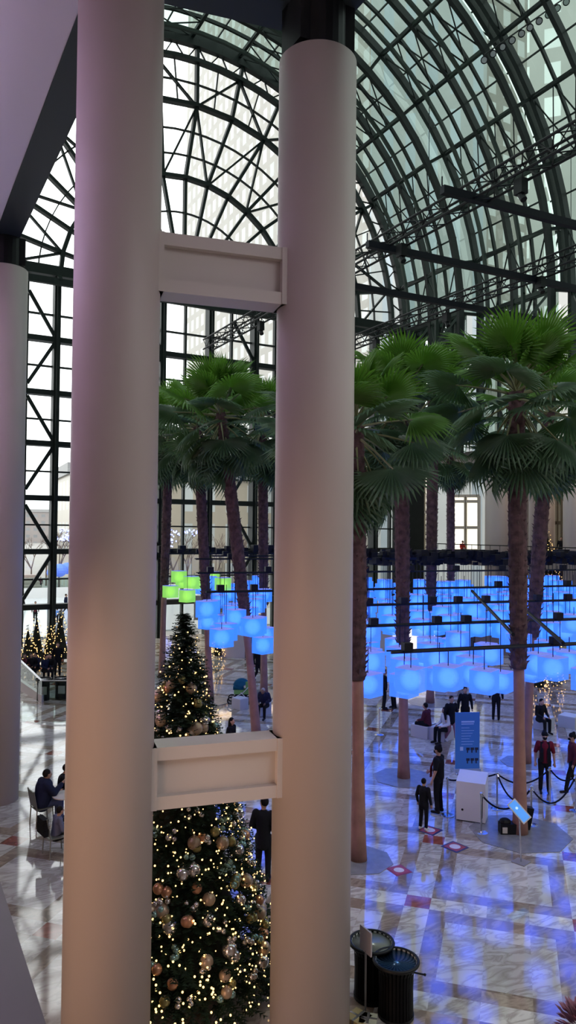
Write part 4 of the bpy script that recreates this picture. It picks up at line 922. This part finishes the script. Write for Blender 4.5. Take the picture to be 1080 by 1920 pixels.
rope(S[0], KI+V3(.1, 0, .1), .06, 'navy rope from the post by the attendant to the kiosk'); rope(S[2], S[2]+RT*.06+FW*.15, .62, 'navy rope looped down from the post in front of the kiosk'); rope(S[2], S[3], .45, 'long sagging navy rope passing under the tablet stand'); rope(S[1], KI+V3(0, .3, .1), .1, 'short navy rope from the rear post down to the kiosk')
rope(S[1], S[4], .33, 'navy rope running behind the palm to the plaid attendant post'); rope(S[1], S[3], .5, 'steeply sagging navy rope from rear post to the palm foot'); rope(S[3], S[5], .55, 'deep sagging navy rope at the edge before the plaid attendant'); rope(S[4], S[5], .22, 'navy rope running off the edge behind the attendants')
# kiosk
kd = P(893, 1547); kl = P(863, 1535); kr = P(911, 1532); f = MB()
t = thing('kiosk', 'white box kiosk with slanted top among the rope posts', 'kiosk', tuple(P(886, 1535)), R(cam_r)-R(22))
f = MB(); vs = [(-.38, -.28, .03), (.36, -.28, .03), (.36, .3, .03), (-.38, .3, .03), (-.38, -.28, 1.02), (.36, -.28, 1.02), (.36, .3, 1.16), (-.38, .3, 1.16)]
f.add(vs, [(0, 3, 2, 1), (4, 5, 6, 7), (0, 1, 5, 4), (1, 2, 6, 5), (2, 3, 7, 6), (3, 0, 4, 7)]); f.build('cabinet', mat('white_laminate', (.72, .72, .74), .35), t)
f = MB(); f.box(-.36, .34, -.26, .28, 0, .03); f.build('plinth', BLACK, t); f = MB(); f.tube([(-.22, -.285, .3), (-.22, -.275, .3)], .03, 10); f.build('cable_hole', BLACK, t)
# poster
pp = P(876, 1448); t = thing('poster_stand', 'tall blue information poster behind the attendant and kiosk', 'poster', tuple(pp), R(cam_r)-R(-6)); blue = mat('poster_blue', (.03, .14, .40), .5, emit=.12, ec=(.03, .14, .45)); pw = mat('poster_white', (.45, .6, .85), .5)
f = MB(); f.box(-.39, .39, -.02, .02, .12, 1.86); f.build('board', blue, t); f = MB(); f.box(-.41, .41, -.1, .12, 0, .12); f.build('base', mat('poster_base', (.3, .35, .45), .5), t)
f = MB(); f.box(-.2, .22, -.024, -.02, 1.55, 1.60); f.box(-.2, .2, -.024, -.02, 1.49, 1.52)
for k in range(7): f.box(-.2, .06+.05*((k*3) % 4), -.024, -.02, 1.38-.085*k, 1.392-.085*k)
f.box(-.24, -.14, -.024, -.02, .68, .80); f.build('lettering', pw, t)
f = MB()
for r_ in range(2):
    for k in range(3): f.box(-.04+.14*k, .07+.14*k, -.024, -.02, .36+.33*r_, .44+.33*r_); f.box(-.02+.14*k, .02+.14*k, -.024, -.02, .28+.33*r_, .36+.33*r_)
f.build('pictograms', mat('poster_dark', (.01, .015, .05), .5), t)
# tablet stand
tb = P(977, 1617); t = thing('tablet_stand', 'blue screen on a slim tilted stand before the palm with the black bag', 'stand', tuple(tb))
f = MB(); f.obox((0, 0, .01), (RT+FW).normalized(), (RT-FW).normalized(), V3(0, 0, 1), .16, .16, .01); f.build('base', mat('grey_panel', (.22, .2, .2)), t)
c = AT(973.5, 1521, 17.2)-tb; f = MB(); f.tube([(0, 0, .02), tuple(c-V3(0, 0, .02))], .018, 8); f.build('pole', CHROME, t)
nx = (RT*.56-V3(0, 0, .62)-FW*.42).normalized(); ny = RT*.80+V3(0, 0, .42)+FW*.12; ny = (ny-nx*ny.dot(nx)).normalized(); nz = nx.cross(ny)
if nz.dot(EYE-tb) < 0: nz = -nz
f = MB(); f.obox(c, nx, ny, nz, .26, .12, .015); f.build('frame', mat('white_tube', (.6, .6, .6)), t); f = MB(); f.obox(c+nz*.012, nx, ny, nz, .235, .095, .006); f.build('screen', mat('blue_screen', (.05, .2, .5), .2, emit=.9, ec=(.07, .27, .75)), t)
f = MB(); f.quad(*[tuple(c+nz*.024-nx*.08+nx*.03*math.cos(i*math.pi/8)+ny*.03*math.sin(i*math.pi/8)) for i in range(16)]); f.build('screen_logo', mat('screen_white', (.5, .7, .9), .4, emit=.9, ec=(.4, .62, .95)), t)
# bag and dark panel at the palm foot
b = P(955, 1563); t = thing('bag', 'black bag with a white tag leaning on the palm foot', 'bag', tuple(b), R(cam_r)); f = MB(); f.box(-.24, .26, -.1, .16, 0, .26); f.sph((-.1, .04, .26), (.16, .12, .12), 10, 7); f.build('body', BLACK, t); f = MB(); f.box(-.2, -.08, -.115, -.1, .05, .19); f.build('tag', WHITE, t)
b = P(990, 1556); t = thing('folded_board', 'black folded board leaning on the far side of the same palm foot', 'board', tuple(b), R(cam_r)); f = MB(); f.obox((0, .05, .28), V3(.97, 0, -.2), V3(0, 1, 0), V3(.2, 0, .97), .09, .1, .28); f.build('panel', BLACK, t)

# ---------------------------------------------------------------- bins
def bin_(px, py, lab, s=1.0, lid=None, H=.98, disc=None, paper=False, rz=0, notch=True):
    b = P(px, py); t = thing('litter_bin', lab, 'bin', tuple(b), rz)
    f = MB(); n = 30
    pro = [(.27*s, .04), (.265*s, .5*H), (.275*s, .78*H), (.325*s, .90*H)]
    for i in range(n):
        a = 2*math.pi*i/n; d = V3(math.cos(a), math.sin(a), 0); e = V3(-math.sin(a), math.cos(a), 0)
        for (r0, z0), (r1, z1) in zip(pro[:-1], pro[1:]):
            w0 = .021*s; f.quad(d*r0-e*w0+V3(0, 0, z0), d*r0+e*w0+V3(0, 0, z0), d*r1+e*w0+V3(0, 0, z1), d*r1-e*w0+V3(0, 0, z1))
    tag(f.build('slats', mat('bin_slat_black', (.003, .003, .004), .5, spec=.08), t), kind='stuff')
    f = MB(); f.lathe([(.25*s, .02), (.25*s, .85*H)], 24); f.build('liner', mat('liner_black', (.002, .002, .003), .8, spec=.1), t); f = MB(); f.lathe([(.28*s, 0), (.28*s, .05), (.24*s, .05)], 30); f.build('foot_ring', BLACK, t)
    f = MB(); k = [V3(.34*s*math.cos(a*math.pi/20), .34*s*math.sin(a*math.pi/20), .93*H) for a in range(41)]; f.tube(k, .028*s, 8, cap=False); f.build('rim', BLACK, t, smooth=True)
    f = MB(); f.lathe([(.12*s, .86*H), (.315*s, .915*H)], 36); f.build('lid_disc', disc, t, smooth=True)
    f = MB(); f.lathe([(.12*s, .862*H), (.12*s, .70*H), (0, .70*H)], 20); f.build('opening', mat('hole_black', (.002, .002, .002), .9), t)
    if notch:
        f = MB()
        for i in range(24):
            a = 2*math.pi*i/24; d = V3(math.cos(a), math.sin(a), 0); f.obox(d*.322*s+V3(0, 0, .925*H), V3(-d.y, d.x, 0), d, V3(0, 0, 1), .022, .012, .014)
        tag(f.build('rim_perforations', mat('pale_notch', (.45, .47, .45), .4), t), kind='stuff')
    if paper: f = MB(); f.obox(((EYE-b).normalized()*.29).xy.to_3d()+V3(0, 0, .45), RT, (EYE-b).xy.to_3d().normalized(), V3(0, 0, 1), .15, .01, .17); o = f.build('notice', WHITE, t); o.rotation_euler = (0, 0, -rz)
    return t
bt = bin_(742, 1903, 'black slatted litter bin with blue reflection in its lid, nearest bin', 1.0, disc=mat('blue_reflection_lid', (.08, .20, .42), .2, .8), H=.90)  # blue reflection is painted into the lid's base colour
f = MB(); f.tube([(.24, 0, .66), (.44, 0, .62)], .014, 6); f.sph((.45, 0, .62), .022, 6, 5); o = f.build('lid_latch', BLACK, bt); o.rotation_euler = (0, 0, R(cam_r))
bin_(696, 1868, 'black slatted litter bin with pale grey lid, behind the signpost', 1.02, disc=mat('pale_metal_lid', (.42, .47, .42), .3, .5), H=.93)
bin_(81, 1312, 'far black bin with a white notice, nearer the lilac column', 1.0, disc=CHROME, paper=True, notch=False); bin_(115, 1310, 'far black bin with a white notice, nearer the warm column', 1.0, disc=CHROME, paper=True, notch=False)
# sign post
sb = P(685, 1912); t = thing('signpost', 'slim grey signpost with a small plate in front of the near bins', 'sign', tuple(sb), R(cam_r)-R(62))
f = MB(); f.tube([(0, 0, .02), (0, 0, 1.05)], .016, 8); f.build('pole', mat('satin_grey_metal', (.16, .15, .155)), t); f = MB(); f.box(-.15, .15, -.012, .012, 1.02, 1.38); f.build('plate', mat('grey_plate', (.33, .30, .33), .45), t); f = MB(); f.lathe([(.16, 0), (.16, .02), (0, .02)], 20); f.build('base', mat('satin_grey_metal', (.16, .15, .155)), t)
# boxes made up where the floor mirrors the Christmas tree lights
for k, (px, py, c, s, lab) in enumerate(((672, 1930, (.42, .33, .16), .15, 'gold present at the foot of the column'), (690, 1934, (.45, .46, .36), .13, 'pale green present in front of the near bins'))):
    b = P(px, py); t = thing('reflection_box', lab, 'reflection_box', tuple(b), R(20+30*k)); f = MB(); f.box(-s, s, -s, s, 0, .2); f.build('box', mat('reflection_tint_%s' % ['gold', 'green'][k], c, .4, .3), t); f = MB(); f.box(-.02, .02, -s-.004, s+.004, -.0, .204); f.box(-s-.004, s+.004, -.02, .02, 0, .205); f.build('ribbon', SILV, t)
# poinsettia
b = G(1100, 1992); t = thing('flowering_plant', 'fluffy dusty pink flowering plant at the bottom corner of the floor', 'plant', tuple(b)); f = MB(); f.lathe([(.2, 0), (.25, .35), (.2, .35)], 16); f.build('pot', mat('plum_pot', (.12, .04, .1), .5), t)
f = MB(); rr_ = random.Random(4)
for i in range(520):
    a = rr_.uniform(0, 6.28); el = rr_.uniform(.0, 1.5); d = V3(math.cos(a)*math.cos(el), math.sin(a)*math.cos(el), math.sin(el)); o = V3(0, 0, .42)+d*rr_.uniform(.15, .36); e = d.cross(V3(0, 0, 1)).normalized(); f.quad(o, o+d*.07+e*.035, o+d*.15, o+d*.07-e*.035)
f.build('petals', mat('dusty_pink_petal', (.26, .10, .15), .8), t)
# floor stickers
def decal(px, py, s, lab, ring, c1_, rz=0):
    b = P(px, py); t = thing('floor_sticker', lab, 'sticker', (b.x, b.y, 0.002), rz); f = MB(); f.box(-s, s, -s, s, 0, .003); f.build('square', mat(ring, c1_, .4), t)
    f = MB(); f.box(-s*.8, s*.8, -s*.8, s*.8, .003, .006); f.build('border', mat('sticker_red', (.34, .05, .05), .4), t); f = MB(); f.quad(*[(s*.55*math.cos(i*math.pi/12), s*.55*math.sin(i*math.pi/12), .009) for i in range(24)]); f.build('disc', mat('sticker_white', (.62, .6, .66), .4), t)
decal(748, 1632, .21, 'red diamond floor sticker with white disc near the palm by the column', 'sticker_dark_red', (.25, .02, .05), 0); decal(853, 1588, .24, 'navy edged floor sticker with white disc on a red tile', 'sticker_navy', (.02, .03, .12), R(12)); decal(806, 1557, .24, 'navy edged floor sticker under the child', 'sticker_navy', (.02, .03, .12), R(20))
# sunken stair glass by the far bins
g0 = P(20, 1285); g1 = P(78, 1318); t = thing('glass_balustrade', 'sloping glass balustrade with white base by the far bins', 'balustrade', tuple(g0)); a = Vector((0, 0, 0)); b2 = g1-g0
f = MB(); f.quad(a+V3(0, 0, .5), b2+V3(0, 0, .3), b2+V3(0, 0, .95), a+V3(0, 0, 1.6)); f.build('glass_panel', GLASSB, t)
f = MB(); f.bar(a+V3(0, 0, 1.6), b2+V3(0, 0, .95), .06, .05); f.bar(b2+V3(0, 0, .95), b2+RT*3.5+V3(0, 0, .95), .06, .05); f.build('handrail', CHROME, t)
f = MB(); f.add([a, b2, b2+V3(0, 0, .3), a+V3(0, 0, .5), a+FW*.3, b2+FW*.3, b2+FW*.3+V3(0, 0, .3), a+FW*.3+V3(0, 0, .5)], [(0, 1, 2, 3), (7, 6, 5, 4), (3, 2, 6, 7), (1, 5, 6, 2)]); f.build('white_base', WHITE, t)
f = MB(); f.obox(b2+RT*1.7+FW*.2+V3(0, 0, .5), RT, FW, V3(0, 0, 1), 1.7, .02, .4); f.build('glass_panel', GLASSB, t)

# ---------------------------------------------------------------- lights
def area(n_, loc, rot, sx, sy, e, c):
    l = bpy.data.lights.new(n_, 'AREA'); l.shape = 'RECTANGLE'; l.size = sx; l.size_y = sy; l.energy = e; l.color = c; o = bpy.data.objects.new(n_, l); COL.objects.link(o); o.location = loc; o.rotation_euler = rot; return o
area('gallery_lamp', (-6, 5, 2.9), (0, R(-90), 0), 4.5, 7, 620, (1, .62, .42))
u = area('soffit_fill', (-5.5, 16, 6.3), (R(180), 0, 0), 2, 12, 1500, (.80, .62, 1)); u.data.spread = R(75)  # added lavender fill, no fixture, brightens the soffit from below
area('gallery_lamp', (-4, 2, 15.4), (0, R(-25), 0), 3, 3, 25, (1, .74, .62))
area('hall_lamp', (14, -4, 14), (R(55), 0, 0), 10, 4, 90, (.72, .62, 1))
area('gallery_lamp', (43, 25, 13), (0, 0, 0), 4, 30, 900, (1, .85, .65))
area('shop_lamp', (20, 46, 4.8), (0, 0, 0), 16, 2, 250, (1, .72, .45))
